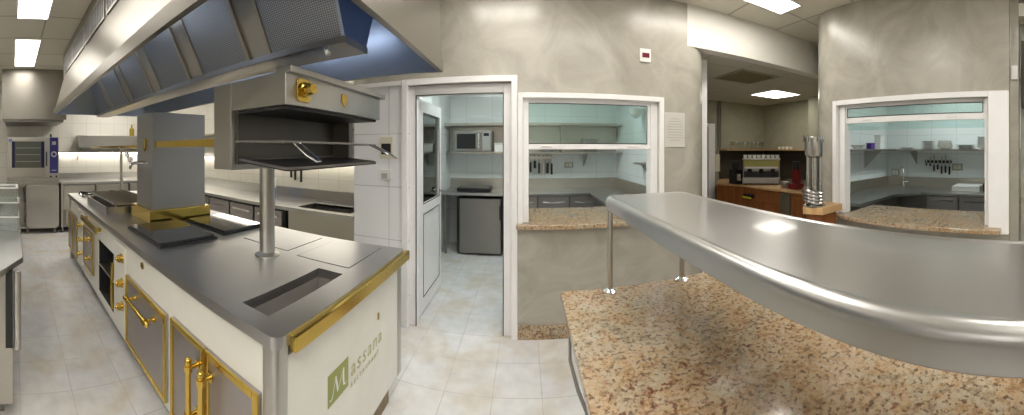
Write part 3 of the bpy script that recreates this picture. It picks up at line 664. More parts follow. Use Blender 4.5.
for k in range(9): box(bm,-6.38,ox,.0,.03,.2+.07*k,.21+.07*k); box(bm,-6.38,ox,.20,.23,.2+.07*k,.21+.07*k)
obj('rack_rails', bm, ST, t)
for y in (-.06,.26,.76):
    for x in (ox-.05,-6.4): obj('leg', cyl(BM(),(x,y,0),(x,y,.10),.02), STD, t)
# worktop slab
tag(obj('worktop', boxes((-6.52,-5.80,-.12,.85,.905,.94)), ST, None, .004), 'steel worktop slab that the combi oven rests on','worktop')
def fridge_counter(y0,y1,label,vent=True):
    t = thing('undercounter_fridge',label,'fridge',(-6.2,(y0+y1)/2,0))
    obj('body', boxes((-6.48,-5.88,y0,y1,.10,.875)), STD, t)
    obj('door', boxes((-5.88,-5.85,y0+.04,y1-.02,.42,.86)), CART, t, .006)
    obj('upright', boxes((-5.88,-5.84,y0,y0+.035,.10,.875)), CART, t)
    g = obj('motor_grille', boxes((-5.88,-5.86,y0+.10,y1-.03,.14,.40)), CART, t)
    bm = BM()
    for k in range(6): box(bm,-5.862,-5.856,y0+.13,y1-.06,.17+.035*k,.185+.035*k)
    obj('grille_slots', bm, BLKM, g)
    for x in (-5.92,-6.4):
        for y in (y0+.04,y1-.04): obj('leg', cyl(BM(),(x,y,0),(x,y,.10),.02), STD, t)
    return t
f = fridge_counter(.87,1.52,'undercounter fridge right beside the oven stand, nearest it')
dup(f,(0,.66,0),'undercounter fridge in the far corner run, second from the oven stand'); dup(f,(0,1.32,0),'undercounter fridge hidden behind the range, farthest from the oven')
t = thing('corner_worktop','steel worktop with upstand along the far left wall','worktop',(-6.2,2.0,.9))
obj('top', boxes((-6.52,-5.82,.86,3.23,.88,.925)), STG, t, .004); obj('upstand', boxes((-6.545,-6.52,.86,3.23,.925,1.04)), ST, t)
t = thing('wall_shelf','thick steel box shelf on the far left wall','shelf',(-6.4,2.2,1.55))
obj('box', boxes((-6.54,-6.20,1.28,3.22,1.56,1.79)), CART, t, .004); obj('bracket', prism(BM(),[(-6.54,1.56),(-6.22,1.56),(-6.54,1.3)],1.30,1.32,'y'), ST, t)
t = thing('wall_shelf','thin lit steel shelf under the box shelf on the far left wall','shelf',(-6.4,2.0,1.44))
obj('board', boxes((-6.54,-6.24,.88,3.2,1.45,1.475)), STW, t); obj('lamp_tube', boxes((-6.50,-6.46,.92,3.1,1.425,1.448)), STRIP, t)
# oil bottle
def oil_bottle(x,y,z,h,label):
    t = thing('oil_bottle',label,'bottle',(x,y,z)); 
    obj('glass_body', lathe(BM(),[(.05,0),(.05,h*.55),(.018,h*.72),(.016,h*.95)],(x,y,z)), OIL, t); obj('cap', lathe(BM(),[(.02,h*.93),(.02,h)],(x,y,z)), WH, t)
oil_bottle(-6.34,2.42,1.79,.26,'bottle of yellow oil on the box shelf left of the pillar')
# ---------------- north counters of kitchen, behind range
t = thing('drawer_counter','long steel counter with drawers and sink along the wall behind the range','counter',(-3.6,2.95,0))
bm = hole_slab(BM(),-5.80,-1.53,2.63,3.24,.86,.90,-2.30,-1.62,2.72,3.05); obj('worktop', bm, STG, t, .004)
obj('upstand', boxes((-5.80,-1.53,3.24,3.265,.90,1.02)), ST, t)
obj('basin', boxes((-2.30,-2.296,2.72,3.05,.70,.89),(-1.624,-1.62,2.72,3.05,.70,.89),(-2.3,-1.62,2.716,2.72,.70,.89),(-2.3,-1.62,3.05,3.054,.70,.89),(-2.3,-1.62,2.72,3.05,.69,.70)), STD, t)
obj('body', boxes((-5.78,-2.42,2.68,3.24,.12,.86)), BLKM, t)
obj('sink_cabinet', boxes((-2.36,-1.54,2.66,2.69,.12,.86)), STW, t)
obj('cabinet_edge', boxes((-1.56,-1.535,2.66,3.24,.0,.86)), STW, t)
for k in range(7):
    x1 = -2.46-.475*k; x0 = x1-.44
    d = obj('drawer', boxes((x0,x1,2.655,2.685,.60,.83)), STD if False else PURP, t, .004)
    obj('handle', boxes((x0+.06,x1-.06,2.645,2.655,.755,.775)), CHR, d)
    obj('drawer', boxes((x0,x1,2.655,2.685,.34,.57)), PURP, t, .004)
for x in (-5.7,-4.6,-3.5,-2.5): obj('leg', cyl(BM(),(x,2.75,0),(x,2.75,.12),.02), STD, t)
t = thing('wall_shelf','lit steel shelf behind the salamander over the drawer counter','shelf',(-3.4,3.1,1.44))
obj('board', boxes((-6.2,-1.53,2.99,3.265,1.43,1.455)), STW, t); obj('lamp_tube', boxes((-6.1,-1.7,3.20,3.235,1.405,1.43)), STRIP, t)
obj('front_lip', boxes((-6.2,-1.53,2.985,2.995,1.40,1.46)), ST, t)
obj('bracket', prism(BM(),[(2.99,1.43),(3.265,1.43),(3.265,1.27)],-1.58,-1.56,'x'), ST, t)
t = thing('wall_shelf','upper steel shelf behind the salamander','shelf',(-2.9,3.1,1.74))
obj('board', boxes((-6.2,-1.53,2.95,3.265,1.74,1.77)), STW, t)
t = thing('steel_splash','brushed steel panel between shelves behind the salamander','panel',(-2.0,3.25,1.5))
obj('sheet', boxes((-3.2,-1.53,3.245,3.265,1.46,2.3)), ST, t); obj('plug_socket', boxes((-1.80,-1.72,3.235,3.246,1.60,1.74)), GREYP, t)
t = thing('storage_tub','white tub with blue contents on the counter behind the range','tub',(-3.0,3.08,.90))
TX = -2.96
obj('tub', lathe(BM(),[(.045,.12),(.055,.235),(.06,.235),(.055,.24)],(TX,3.02,.90)), WH, t)
obj('blue_base', lathe(BM(),[(.05,0),(.055,.10),(.052,.13)],(TX,3.02,.90)), PBLUE, t)
def knife(name,label,cat,x,y,zt,L,w=.022,mat=BLACK,group=None,axis='x',blade=True):
    t = thing(name,label,cat,(x,y,zt),group)
    if axis=='x':
        obj('handle', boxes((x-w/2,x+w/2,y-.008,y+.008,zt-L,zt-L*.45)), mat, t, .003)
        obj('blade', prism(BM(),[(x-w*.4,zt-L*.45),(x+w*.4,zt-L*.45),(x+w*.3,zt-.01),(x-w*.4,zt)],y-.001,y+.001,'y'), ST, t)
    else:
        obj('handle', boxes((y-.008,y+.008,x-w/2,x+w/2,zt-L,zt-L*.45)), mat, t, .003)
        obj('blade', prism(BM(),[(x-w*.4,zt-L*.45),(x+w*.4,zt-L*.45),(x+w*.3,zt-.01),(x-w*.4,zt)],y-.001,y+.001,'x'), ST, t)
    return t
for (x,L,n) in ((-2.79,.20,'short black ladle handle hanging left of the post behind the range'),(-2.55,.24,'black knife hanging left of the other two behind the post'),(-2.49,.26,'black knife in the middle of the trio behind the post'),(-2.38,.28,'black knife hanging right of the trio behind the post')):
    pass
for (x,L,n) in ((-2.83,.25,'black knife hanging leftmost behind the salamander post'),(-2.76,.28,'black knife hanging in the middle behind the salamander post'),(-2.66,.30,'longest black knife hanging rightmost behind the salamander post')):
    knife('kitchen_knife',n,'knife',x,3.245,1.40,L,.03,BLACK,'knives on the wall behind the range')
# ---------------- south-west counter at the lower left edge
t = thing('side_counter','steel counter with cut corner at the lower left edge','counter',(-2.8,-.3,0))
bm = prism(BM(), [(-5.2,.06),(-1.90,.06),(-1.66,-.075),(-1.66,-.62),(-5.2,-.62)], .865,.90,'z'); obj('worktop', bm, STG, t, .006)
obj('body', boxes((-5.1,-1.80,-.60,.0,.12,.865)), STW, t); obj('side_post', boxes((-1.80,-1.765,-.04,.0,.45,.865)), BLKM, t)
obj('corner_post', cyl(BM(),(-1.78,.025,.44),(-1.78,.025,.865),.02), ST, t)
obj('plinth', boxes((-5.0,-1.9,-.55,-.05,0,.12)), STD, t)
def tubbox(x,y,z,w,h,label):
    t = thing('plastic_container',label,'container',(x,y,z),'clear containers on the side counter')
    bm = BM(); o = w/2
    box(bm,x-o,x+o,y-o,y+o,z,z+.004); box(bm,x-o,x-o+.004,y-o,y+o,z,z+h); box(bm,x+o-.004,x+o,y-o,y+o,z,z+h); box(bm,x-o,x+o,y-o,y-o+.004,z,z+h); box(bm,x-o,x+o,y+o-.004,y+o,z,z+h)
    obj('tub', bm, GLC, t); obj('rim', hole_slab(BM(),x-o-.01,x+o+.01,y-o-.01,y+o+.01,z+h,z+h+.01,x-o+.004,x+o-.004,y-o+.004,y+o-.004), WH, t); return t
tubbox(-2.62,-.08,.901,.24,.10,'clear plastic container lowest of the near stack on the side counter'); tubbox(-2.62,-.08,1.012,.24,.10,'clear plastic container second of the near stack on the side counter'); tubbox(-2.62,-.08,1.123,.22,.10,'clear plastic container topmost of the near stack on the side counter'); tubbox(-3.1,-.10,.901,.24,.26,'tall clear plastic container behind the stack on the side counter')
t = thing('slicer','black handled slicer at the far left edge of the side counter','slicer',(-2.2,-.20,.90))
obj('base', boxes((-2.32,-2.08,-.32,-.12,.901,.95)), STD, t, .01); obj('blade', cyl(BM(),(-2.2,-.22,1.05),(-2.2,-.20,1.05),.10), CHR, t); obj('handle', tube(BM(),[(-2.1,-.14,.95),(-2.05,-.10,1.03),(-2.05,-.09,1.06)],.015), BLACK, t)
# ================================================================== PASS with granite counter + steel shelf
t = thing('granite_counter','polished granite counter under the curved steel pass shelf','counter',(.7,0,0))
bm = prism(BM(), [(.155,-1.6),(1.05,-1.6),(1.05,1.36),(1.0,1.42),(.17,1.44),(.155,1.42)], .865,.90,'z'); obj('top', bm, GRAN, t, .008, 3)
obj('body', boxes((.26,.98,-1.55,1.34,.08,.865)), CART, t)
obj('apron', prism(BM(), [(.20,-1.5),(.20,1.0),(.185,1.15),(.20,1.33),(.26,1.36),(.26,-1.5)], .775,.865,'z'), CART, t)
obj('edge_trim', tube(BM(), [(.185,-1.5,.775),(.185,.85,.775),(.165,1.0,.775),(.16,1.15,.775),(.18,1.30,.775)], .006), STD, t)
obj('plinth', boxes((.33,.92,-1.5,1.27,0,.08)), STD, t)
t = thing('pass_shelf','long curved edge steel pass shelf on posts over the granite counter','shelf',(.55,0,1.27))
# bullnosed slab: rounded rectangle plan, swept profile
zt = 1.32
prof = [(.012,1.266),(.003,1.266),(0,1.269),(0,1.300),(.002,1.309),(.007,1.317),(.014,1.3215),(.021,1.323),(.027,1.322),(.031,1.320),(.036,1.3195)]
bm = BM(); rings = []
def planpts(ins):
    r = max(.055-ins,.012); P0 = rrect(.362+ins,.752-ins,-1.55+ins,1.425-ins,r,8); P = []
    for (xa,ya),(xb,yb) in zip(P0,P0[1:]+P0[:1]):
        P.append((xa,ya))
        if abs(yb-ya) > 1:
            for q in range(1,24): P.append((xa+(xb-xa)*q/24, ya+(yb-ya)*q/24))
    return [(x+((-.012*max(0,min(1,(y-.6)/.8)) + .010*max(0,min(2,1-y/.35))) if x<.5 else 0), y) for x,y in P]
for ins,z in prof: rings.append([bm.verts.new((x,y,z)) for x,y in planpts(ins)])
for a,b in zip(rings,rings[1:]):
    for i in range(len(a)): bm.faces.new((a[i],a[(i+1)%len(a)],b[(i+1)%len(a)],b[i]))
bm.faces.new(rings[-1]); bm.faces.new(list(reversed(rings[0]))); bmesh.ops.recalc_face_normals(bm, faces=bm.faces)
sht = obj('shelf_top', bm, STG, t); wn = sht.modifiers.new('weighted_normal','WEIGHTED_NORMAL'); wn.keep_sharp = True
for (x,y) in ((.372,1.395),(.728,1.395),(.372,-1.3),(.728,-1.3)):
    p = obj('post', cyl(BM(),(x,y,.90),(x,y,1.262),.0125), ST, t); obj('foot_flange', lathe(BM(),[(.034,0),(.034,.004),(.02,.010),(.014,.014)],(x,y,.90)), CHR, p)
# ================================================================== HATCH ROOM NORTH
t = thing('hatch_counter','steel counter with drawers behind the middle hatch','counter',(.2,4.9,0))
obj('worktop', prism(BM(),[(-1.2,4.58),(.93,4.58),(.93,3.5),(1.49,3.5),(1.49,5.19),(-1.2,5.19)],.86,.90,'z'), STG, t, .004)
obj('upstand', boxes((-1.2,1.49,5.165,5.19,.90,1.06),(1.465,1.49,3.5,5.165,.90,1.06)), STW, t)
obj('body', boxes((-.28,1.45,4.66,5.15,.1,.86),(.99,1.45,3.55,4.66,.1,.86)), STD, t)
for k in range(3):
    x0=-.26+.455*k; d=obj('drawer', boxes((x0,x0+.43,4.625,4.665,.62,.845)), PURP, t, .004); obj('handle', tube(BM(),[(x0+.06,4.62,.77),(x0+.2,4.605,.755),(x0+.37,4.62,.77)],.008), CHR, d)
    obj('drawer', boxes((x0,x0+.43,4.625,4.665,.36,.60)), PURP, t, .004)
for (x,y) in ((-1.15,4.64),(1.4,3.6),(-.2,4.7),(1.4,4.7),(-.2,5.1),(1.4,5.1)): obj('leg', cyl(BM(),(x,y,0),(x,y,.12 if x>-1 else .86),.02), STD, t)
t = thing('small_fridge','steel fridge with black edges under the counter seen through the doorway','fridge',(-.64,4.9,0))
obj('body', boxes((-.99,-.33,4.66,5.12,.02,.82)), BLACK, t, .004); d=obj('door', boxes((-.94,-.345,4.61,4.66,.03,.815)), STD, t, .008)
obj('handle', boxes((-.365,-.345,4.585,4.61,.52,.72)), BLACK, d, .003)
for x in (-.96,-.36): obj('foot', cyl(BM(),(x,4.7,0),(x,4.7,.02),.015), BLACK, t)
t = thing('wall_shelf','steel shelf carrying the microwave behind the doorway and hatch','shelf',(.1,5.0,1.48))
obj('board', boxes((-1.2,1.49,4.86,5.19,1.455,1.48)), STW, t); obj('bracket', prism(BM(),[(4.88,1.455),(5.19,1.455),(5.19,1.25)],.93,.95,'x'), ST, t); obj('bracket', prism(BM(),[(4.88,1.455),(5.19,1.455),(5.19,1.25)],-.30,-.28,'x'), ST, t)
t = thing('wall_shelf','upper steel shelf above the microwave behind the doorway','shelf',(.1,5.0,1.92))
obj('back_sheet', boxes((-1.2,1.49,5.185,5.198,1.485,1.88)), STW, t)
obj('board', boxes((-1.2,1.49,4.86,5.19,1.88,1.92)), STW, t)
obj('divider', boxes((-.20,-.18,4.86,5.19,1.48,1.88)), STW, t); obj('divider', boxes((.55,.565,4.9,5.19,1.48,1.88)), STW, t)
t = thing('wall_shelf','short steel side shelf at the right end behind the middle hatch','shelf',(1.4,4.2,1.35)); obj('board', boxes((1.36,1.49,3.2,3.95,1.33,1.355)), STW, t); obj('bracket', prism(BM(),[(1.49,1.33),(1.38,1.33),(1.49,1.20)],3.7,3.72,'y'), ST, t)
MWS = steel('dark_brushed_steel',(.36,.35,.325),.36,var=.03)
t = thing('microwave','steel microwave with black window on the shelf seen through the doorway','microwave',(-.78,5.0,1.48))
obj('casing', boxes((-1.08,-.50,4.87,5.17,1.483,1.80)), MWS, t, .008); d=obj('door', boxes((-1.07,-.65,4.855,4.87,1.495,1.79)), MWS, t, .004); obj('pane', boxes((-1.03,-.74,4.851,4.856,1.53,1.755)), BLACK, d)
obj('handle', boxes((-.70,-.68,4.835,4.855,1.53,1.755)), CHR, d); kp=obj('keypad', boxes((-.64,-.52,4.862,4.87,1.51,1.78)), GREYP, t); obj('display', boxes((-.62,-.54,4.858,4.863,1.72,1.765)), BLACK, kp)
def plates(x,y,z,r,n,label,group,h=.012,name='plate_stack'):
    # every plate its own thing
    for k in range(n):
        zz=z+k*h; o = obj('plate', lathe(BM(),[(r*.55,0),(r*.6,.004),(r,.010),(r,.0115),(r*.6,.008),(0,.007)],(x,y,zz+.0005),20), CHINA)
        pos_ = 'lowest' if k==0 else ('topmost' if k==n-1 else ['second','third','fourth','fifth','sixth','seventh','eighth','ninth','tenth','eleventh','twelfth'][k-1]+' up')
        tag(o, f'white plate, {pos_} {label}','plate',group)
plates(1.02,5.02,1.481,.15,13,'in the stack behind the middle hatch glass','plates behind the middle hatch',.016)
plates(.36,5.02,1.481,.13,9,'in the low stack, left behind middle hatch','plates left behind the middle hatch',.012)
t = thing('colander','white colander basket hung high at the right behind the middle hatch glass','colander',(1.2,4.2,1.9)); obj('bowl', lathe(BM(),[(.03,0),(.08,.04),(.10,.11),(.104,.115),(.095,.11)],(1.385,3.9,1.92)), CHINA, t); obj('hanging_hook', tube(BM(),[(1.47,3.9,2.035),(1.49,3.9,2.08)],.006), CHR, t)
t = thing('baking_tray','black baking tray on the counter seen through the doorway','tray',(-.75,4.85,.9)); obj('pan', prism(BM(),rrect(-1.0,-.50,4.68,4.98,.03),.905,.955,'z'), BLACK, t, .01); obj('liner', boxes((-.95,-.55,4.72,4.94,.955,.962)), STD, t)
t = thing('rectangular_box','clear storage box beside the microwave','box',(-.40,5.0,1.48)); obj('tub', boxes((-.46,-.23,4.90,5.12,1.482,1.60)), CHINA, t, .006); obj('lid', boxes((-.47,-.22,4.89,5.13,1.60,1.615)), WH, t)
t = thing('knife_rack','magnetic knife bar behind the middle hatch','knife rack',(.15,5.18,1.42)); obj('bar', boxes((-.07,.45,5.175,5.195,1.37,1.40)), ST, t)
nl = ['leftmost','second from left','third from left','fourth from left','fifth from left','sixth from left','seventh from left','rightmost']
for k in range(8):
    x = -.045+.067*k; L=(.24,.20,.28,.22,.30,.34,.30,.32)[k]
    o = knife('hanging_utensil',f'{nl[k]} utensil hanging on the bar behind the middle hatch','utensil',x,5.165,1.44,L,(.03,.035,.03,.04,.03,.03,.04,.03)[k],BLACK if k not in(5,) else IVORY,'utensils behind the middle hatch')
def sock(label,loc,axis,w=.11,h=.08,mat=GREYP):
    x,y,z=loc; t = thing('wall_socket',label,'socket',loc)
    if axis=='y': obj('casing', boxes((x-w/2,x+w/2,y-.012,y,z-h/2,z+h/2)), mat, t, .003); obj('outlet', boxes((x-w*.35,x-.005,y-.015,y-.011,z-h*.3,z+h*.3),(x+.005,x+w*.35,y-.015,y-.011,z-h*.3,z+h*.3)), IVORY, t)
    else: obj('casing', boxes((x-.012,x,y-w/2,y+w/2,z-h/2,z+h/2)), mat, t, .003); obj('outlet', boxes((x-.015,x-.011,y-w*.35,y-.005,z-h*.3,z+h*.3),(x-.015,x-.011,y+.005,y+w*.35,z-h*.3,z+h*.3)), IVORY, t)
sock('double socket right of the utensils behind the middle hatch',(.70,5.2,1.27),'y',.14,.09)
# ================================================================== HATCH ROOM EAST
t = thing('hatch_counter','steel corner counter with drawers behind the right hatch','counter',(4.6,1.0,0))
obj('worktop', prism(BM(),[(4.99,-.5),(4.99,2.46),(3.1,2.46),(3.1,1.86),(3.95,1.86),(4.30,1.60),(4.30,-.5)],.88,.92,'z'), STG, t, .004)
obj('upstand', boxes((4.965,4.99,-.5,2.46,.92,1.07),(3.35,4.965,2.44,2.46,.92,1.07)), STW, t)
obj('body', boxes((4.42,4.95,-.5,2.4,.1,.88),(3.35,4.42,2.0,2.42,.1,.88)), STD, t)
for k in range(4):
    y1 = 1.53-.475*k; d=obj('drawer', boxes((4.34,4.42,y1-.45,y1,.62,.865)), PURP, t, .004); obj('handle', boxes((4.33,4.34,y1-.39,y1-.06,.80,.82)), CHR, d)
    obj('drawer', boxes((4.34,4.42,y1-.45,y1,.36,.60)), PURP, t, .004)
for p in ((4.5,-.4),(4.9,-.4),(4.5,2.3),(4.9,2.3),(3.45,2.1),(3.45,2.4)): obj('leg', cyl(BM(),(*p,0),(*p,.1),.02), STD, t)
t = thing('sink_tap','tall chrome swan neck tap behind the right hatch','tap',(4.85,2.1,.92))
obj('spout', tube(BM(),[(4.88,2.12,.92)]+[(4.88,2.12,1.10)]+[(4.80+.08*math.cos(a*PI/8),2.12-.02*a/8,1.17+.06*math.sin(a*PI/8)) for a in range(0,9)]+[(4.72,2.10,1.10)],.013), CHR, t); obj('lever', tube(BM(),[(4.88,2.12,.98),(4.86,2.02,1.0)],.009), CHR, t)
t = thing('wall_shelf','steel shelf of white plates behind the right hatch','shelf',(4.85,1.0,1.52))
obj('board', boxes((4.70,4.99,-.45,2.46,1.50,1.525)), STW, t); obj('bracket', prism(BM(),[(4.72,1.50),(4.99,1.50),(4.99,1.28)],1.92,1.94,'y'), ST, t)
t = thing('wall_shelf','side steel shelf left behind the right hatch','shelf',(4.0,2.3,1.52)); obj('board', boxes((3.40,4.70,2.16,2.46,1.50,1.525)), STW, t); obj('bracket', prism(BM(),[(2.18,1.50),(2.46,1.50),(2.46,1.24)],4.2,4.22,'x'), ST, t)
def yat(px, X): return X/math.tan((px-525)/326)
plates(4.84,yat(928,4.84),1.526,.11,9,'in the tall stack behind the right hatch','plates stacked left behind the right hatch',.014)
plates(4.84,yat(965,4.84),1.526,.155,5,'in the wide stack behind the right hatch','plates stacked low behind the right hatch',.013)
plates(4.84,yat(907,4.84),1.526,.12,2,'of the leftmost pair behind the right hatch','plates in a pair behind the right hatch',.012)
def bowl(x,y,z,r,h,label,group=None,m=CHINA): return tag(obj('bowl', lathe(BM(),[(r*.4,0),(r*.8,h*.35),(r,h),(r*.97,h),(r*.75,h*.4),(0,h*.1)],(x,y,z),24), m), label,'bowl',group)
for k in range(3): bowl(4.84,yat(945,4.84),1.5265+.034*k,.125-.01*k,.06,['large white bowl at the bottom of the heap behind the right hatch','white bowl in the middle of the heap behind the right hatch','white bowl on top of the heap behind the right hatch'][k],'bowls behind the right hatch')
for k in range(5): bowl(4.84,yat(984,4.84),1.5265+.035*k,.11,.045,['lowest','second','third','fourth','topmost'][k]+' white dish of the tall pile at the right end behind the right hatch','dishes at the right end behind the right hatch')
t = thing('storage_box','white upright box on the corner of the shelf behind the right hatch','box',(4.5,2.3,1.53)); obj('carton', boxes((4.22,4.36,2.20,2.30,1.527,1.72)), WH, t, .004); obj('lid', boxes((4.21,4.37,2.19,2.31,1.72,1.735)), CHINA, t)
t = thing('purple_box','small purple box on the side shelf behind the right hatch','box',(4.0,2.3,1.53)); obj('carton', boxes((3.95,4.05,2.20,2.28,1.527,1.60)), PURPLE, t, .003); obj('lid', boxes((3.945,4.055,2.195,2.285,1.60,1.61)), PURPLE, t)
t = thing('white_dish','shallow white dish left on the side shelf behind the right hatch','dish',(3.8,2.3,1.53)); obj('dish', lathe(BM(),[(.05,0),(.09,.05),(.095,.05),(.05,.01),(0,.01)],(3.72,2.28,1.527)), CHINA, t); obj('foot', lathe(BM(),[(.05,-.001),(.05,.006)],(3.72,2.28,1.527)), CHINA, t)
t = thing('knife_rack','black magnetic knife bar behind the right hatch','knife rack',(4.98,1.2,1.35)); ya,yb = yat(951.5,4.97),yat(925,4.97); obj('bar', boxes((4.965,4.985,ya,yb,1.30,1.345)), BLACK, t); obj('mount', boxes((4.985,5.0,ya+.03,yb-.03,1.31,1.335)), ST, t)
nk = ['leftmost','second from left','third from left','fourth from left','fifth from left','sixth from left','rightmost']
for k in range(7):
    y = yb-.03-(yb-ya-.06)*k/6; L=(.06,.07,.15,.12,.19,.17,.20)[k]
    t = thing('kitchen_knife',f'{nk[k]} knife on the black magnetic bar behind the right hatch','knife',(4.95,y,1.3),'knives behind the right hatch')
    obj('handle', boxes((4.945,4.96,y-.014,y+.014,1.32-L,1.32-L*.35)), BLACK, t, .003); obj('blade', boxes((4.955,4.962,y-.010,y+.010,1.32-L*.35,1.355+.04*(k%3))), ST, t)
sock('double socket right of the knives behind the right hatch',(5.0,yat(957.5,5.0),1.24),'x',.17,.11)
sock('grey socket at the corner behind the right hatch',(4.96,2.30,1.13),'x',.14,.12)
t = thing('chopping_board','white chopping board pile on the counter behind the right hatch','chopping board',(4.7,.8,.92)); obj('board', boxes((4.50,4.86,yat(982,4.7),yat(955,4.7),.922,.99)), CHINA, t, .008); obj('mat', boxes((4.49,4.87,yat(982,4.7)+.01,yat(955,4.7)-.01,.99,.997)), WH, t)
t = thing('black_bottle','small black bottle at the right end of the counter behind the right hatch','bottle',(4.6,.5,.92)); yb_=yat(986.5,4.55); obj('body', lathe(BM(),[(.05,0),(.05,.10),(.03,.14),(.03,.16)],(4.55,yb_,.921)), BLACK, t); obj('cap', lathe(BM(),[(.035,.16),(.03,.20)],(4.55,yb_,.921)), BLACK, t)
# ================================================================== BAR CORNER
cp_ = [(3.13,4.70),(3.33,4.28),(3.35,2.90),(3.95,2.90),(3.95,4.35),(4.80,5.0),(4.80,5.30),(3.57,5.30)]
t = thing('bar_counter','orange wooden bar counter carrying the espresso machine','counter',(3.7,4.3,0))
obj('carcass', prism(BM(),[(3.16,4.72),(3.36,4.30),(3.38,2.93),(3.92,2.93),(3.92,4.38),(4.78,5.02),(4.78,5.28),(3.59,5.28)],0,.90,'z'), WOOD, t)
obj('worktop', prism(BM(),cp_,.90,.93,'z'), WOODL, t, .004)
for y in (3.76,3.42): obj('cabinet_door', boxes((3.355,3.38,y-.0,y+.30,.08,.70)), WOOD, t, .004)
obj('cabinet_door', boxes((3.355,3.38,2.95,3.14,.08,.84)), WOOD, t, .004)
obj('steel_door', boxes((3.345,3.38,3.17,3.37,.10,.885)), STW, t, .004)
kd = obj('knock_out_drawer', boxes((3.29,3.37,3.96,4.16,.74,.80)), BLACK, t, .006); obj('drawer_trim', boxes((3.275,3.295,3.96,4.16,.735,.760)), YEL, kd)
t = thing('bar_backsplash','black splashback behind the espresso machine under the glass shelf','splashback',(4.2,5.36,.93))
SPL = plain('splash_dark',(.06,.052,.04),.35); obj('back_panel', boxes((3.66,4.80,5.36,5.39,.93,1.49)), SPL, t); obj('side_panel', boxes((4.81,4.84,3.9,5.36,.93,1.49)), SPL, t)
u = math.sin(.725), math.cos(.725); EX,EY = 5.40*u[0], 5.40*u[1]
ROT = -.725
t = thing('espresso_machine','chrome espresso machine with yellow panel and cups on the bar counter','coffee machine',(EX,EY,.93))
mx0,mx1 = EX-.315,EX+.315; my=EY; mz=.95
obj('body', boxes((mx0,mx1,my+.12,my+.44,mz,mz+.40)), STD, t, .01); obj('base', boxes((mx0,mx1,my,my+.44,mz,mz+.10)), STD, t, .008)
obj('yellow_panel', boxes((mx0+.02,mx1-.02,my+.02,my+.12,mz+.28,mz+.39)), plain('machine_yellow',(.36,.33,.08),.35), t, .006); obj('cup_rail', boxes((mx0,mx1,my+.0,my+.44,mz+.40,mz+.42)), CART, t)
obj('panel_band', boxes((mx0+.02,mx1-.02,my+.09,my+.121,mz+.20,mz+.28)), STD, t)
obj('dark_recess', boxes((mx0+.02,mx1-.02,my+.10,my+.121,mz+.10,mz+.20)), BLKM, t); obj('control_strip', boxes((mx0+.04,mx1-.04,my+.005,my+.02,mz+.25,mz+.28)), CART, t)
obj('drip_grate', boxes((mx0+.03,mx1-.03,my+.01,my+.11,mz+.10,mz+.105)), BLKM, t)
for k in range(3):
    x = mx0+.12+.195*k; g = obj('group_head', cyl(BM(),(x,my+.07,mz+.17),(x,my+.07,mz+.25),.035), BLACK, t); obj('portafilter_handle', cyl(BM(),(x,my+.05,mz+.18),(x,my-.06,mz+.16),.014), BLACK, g)
for x in (mx0+.05,mx1-.05):
    for y in (my+.05,my+.40): obj('foot', cyl(BM(),(x,y,.93),(x,y,mz),.02), BLACK, t)
t.rotation_euler = (0,0,ROT)
ORD = ['leftmost','second','third','fourth','fifth','sixth','seventh','eighth','ninth','rightmost']
def cup(x,y,z,label,group):
    o = obj('cup', lathe(BM(),[(.022,0),(.034,.03),(.036,.055),(.033,.055),(.02,.01),(0,.008)],(x,y,z),16), CHINA); return tag(o,label,'cup',group)
for k in range(8):
    lx,ly = -.27+.077*k, .10; c_,s_ = math.cos(ROT),math.sin(ROT)
    cup(EX+lx*c_-ly*s_, EY+lx*s_+ly*c_, mz+.4205, f'white cup, {ORD[k] if k<7 else "rightmost"} in the row on top of the espresso machine','cups on the espresso machine')
def polar(px,r): a=(px-525)/326; return r*math.sin(a), r*math.cos(a)
gx,gy = polar(736.5,5.55)
t = thing('coffee_grinder','black coffee grinder left of the espresso machine','coffee grinder',(gx,gy,.93))
obj('body', boxes((gx-.08,gx+.08,gy-.08,gy+.12,.93,1.18)), BLACK, t, .02); obj('hopper', lathe(BM(),[(.05,0),(.075,.09),(.08,.13),(.075,.14)],(gx,gy+.02,1.18)), BLKM, t); obj('dosing_chamber', cyl(BM(),(gx-.03,gy-.11,1.00),(gx-.03,gy-.11,1.11),.04), CHR, t)
t = thing('bar_shelf','long shelf of glasses above the espresso machine','shelf',(4.2,5.2,1.52)); obj('board', boxes((3.66,4.84,5.12,5.39,1.495,1.515)), WOODL, t); obj('side_board', boxes((4.58,4.84,3.86,5.12,1.495,1.515)), WOODL, t)
for k in range(8):
    x=3.84+.115*k; o = obj('wine_glass', lathe(BM(),[(.035,0),(.006,.008),(.006,.06),(.035,.09),(.038,.13),(.034,.16),(.031,.16),(.033,.12),(0,.09)],(x,5.22,1.516),14), GLC); tag(o,f'clear wine glass, {ORD[k] if k<7 else "rightmost"} of the row on the bar shelf','glass','wine glasses on the bar shelf')
for k in range(4): cup(4.70,4.75-.11*k,1.516,f'white cup, {["leftmost","second","third","rightmost"][k]} of four on the bar shelf right of the glasses','cups on the bar shelf')
jx,jy = polar(796,4.85)
t = thing('juicer','dark red appliance on the bar counter right of the espresso machine','appliance',(jx,jy,.93)); obj('body', boxes((jx-.09,jx+.09,jy-.09,jy+.09,.93,1.02)), RED, t, .02); obj('column', boxes((jx-.03,jx+.07,jy-.04,jy+.06,1.02,1.30)), RED, t, .015); obj('head', cyl(BM(),(jx,jy,1.22),(jx,jy,1.34),.055), BLACK, t)
qx,qy = polar(785,5.0); plates(qx,qy,.931,.065,7,'in the stack beside the red bar appliance','plates on the bar counter',.014)
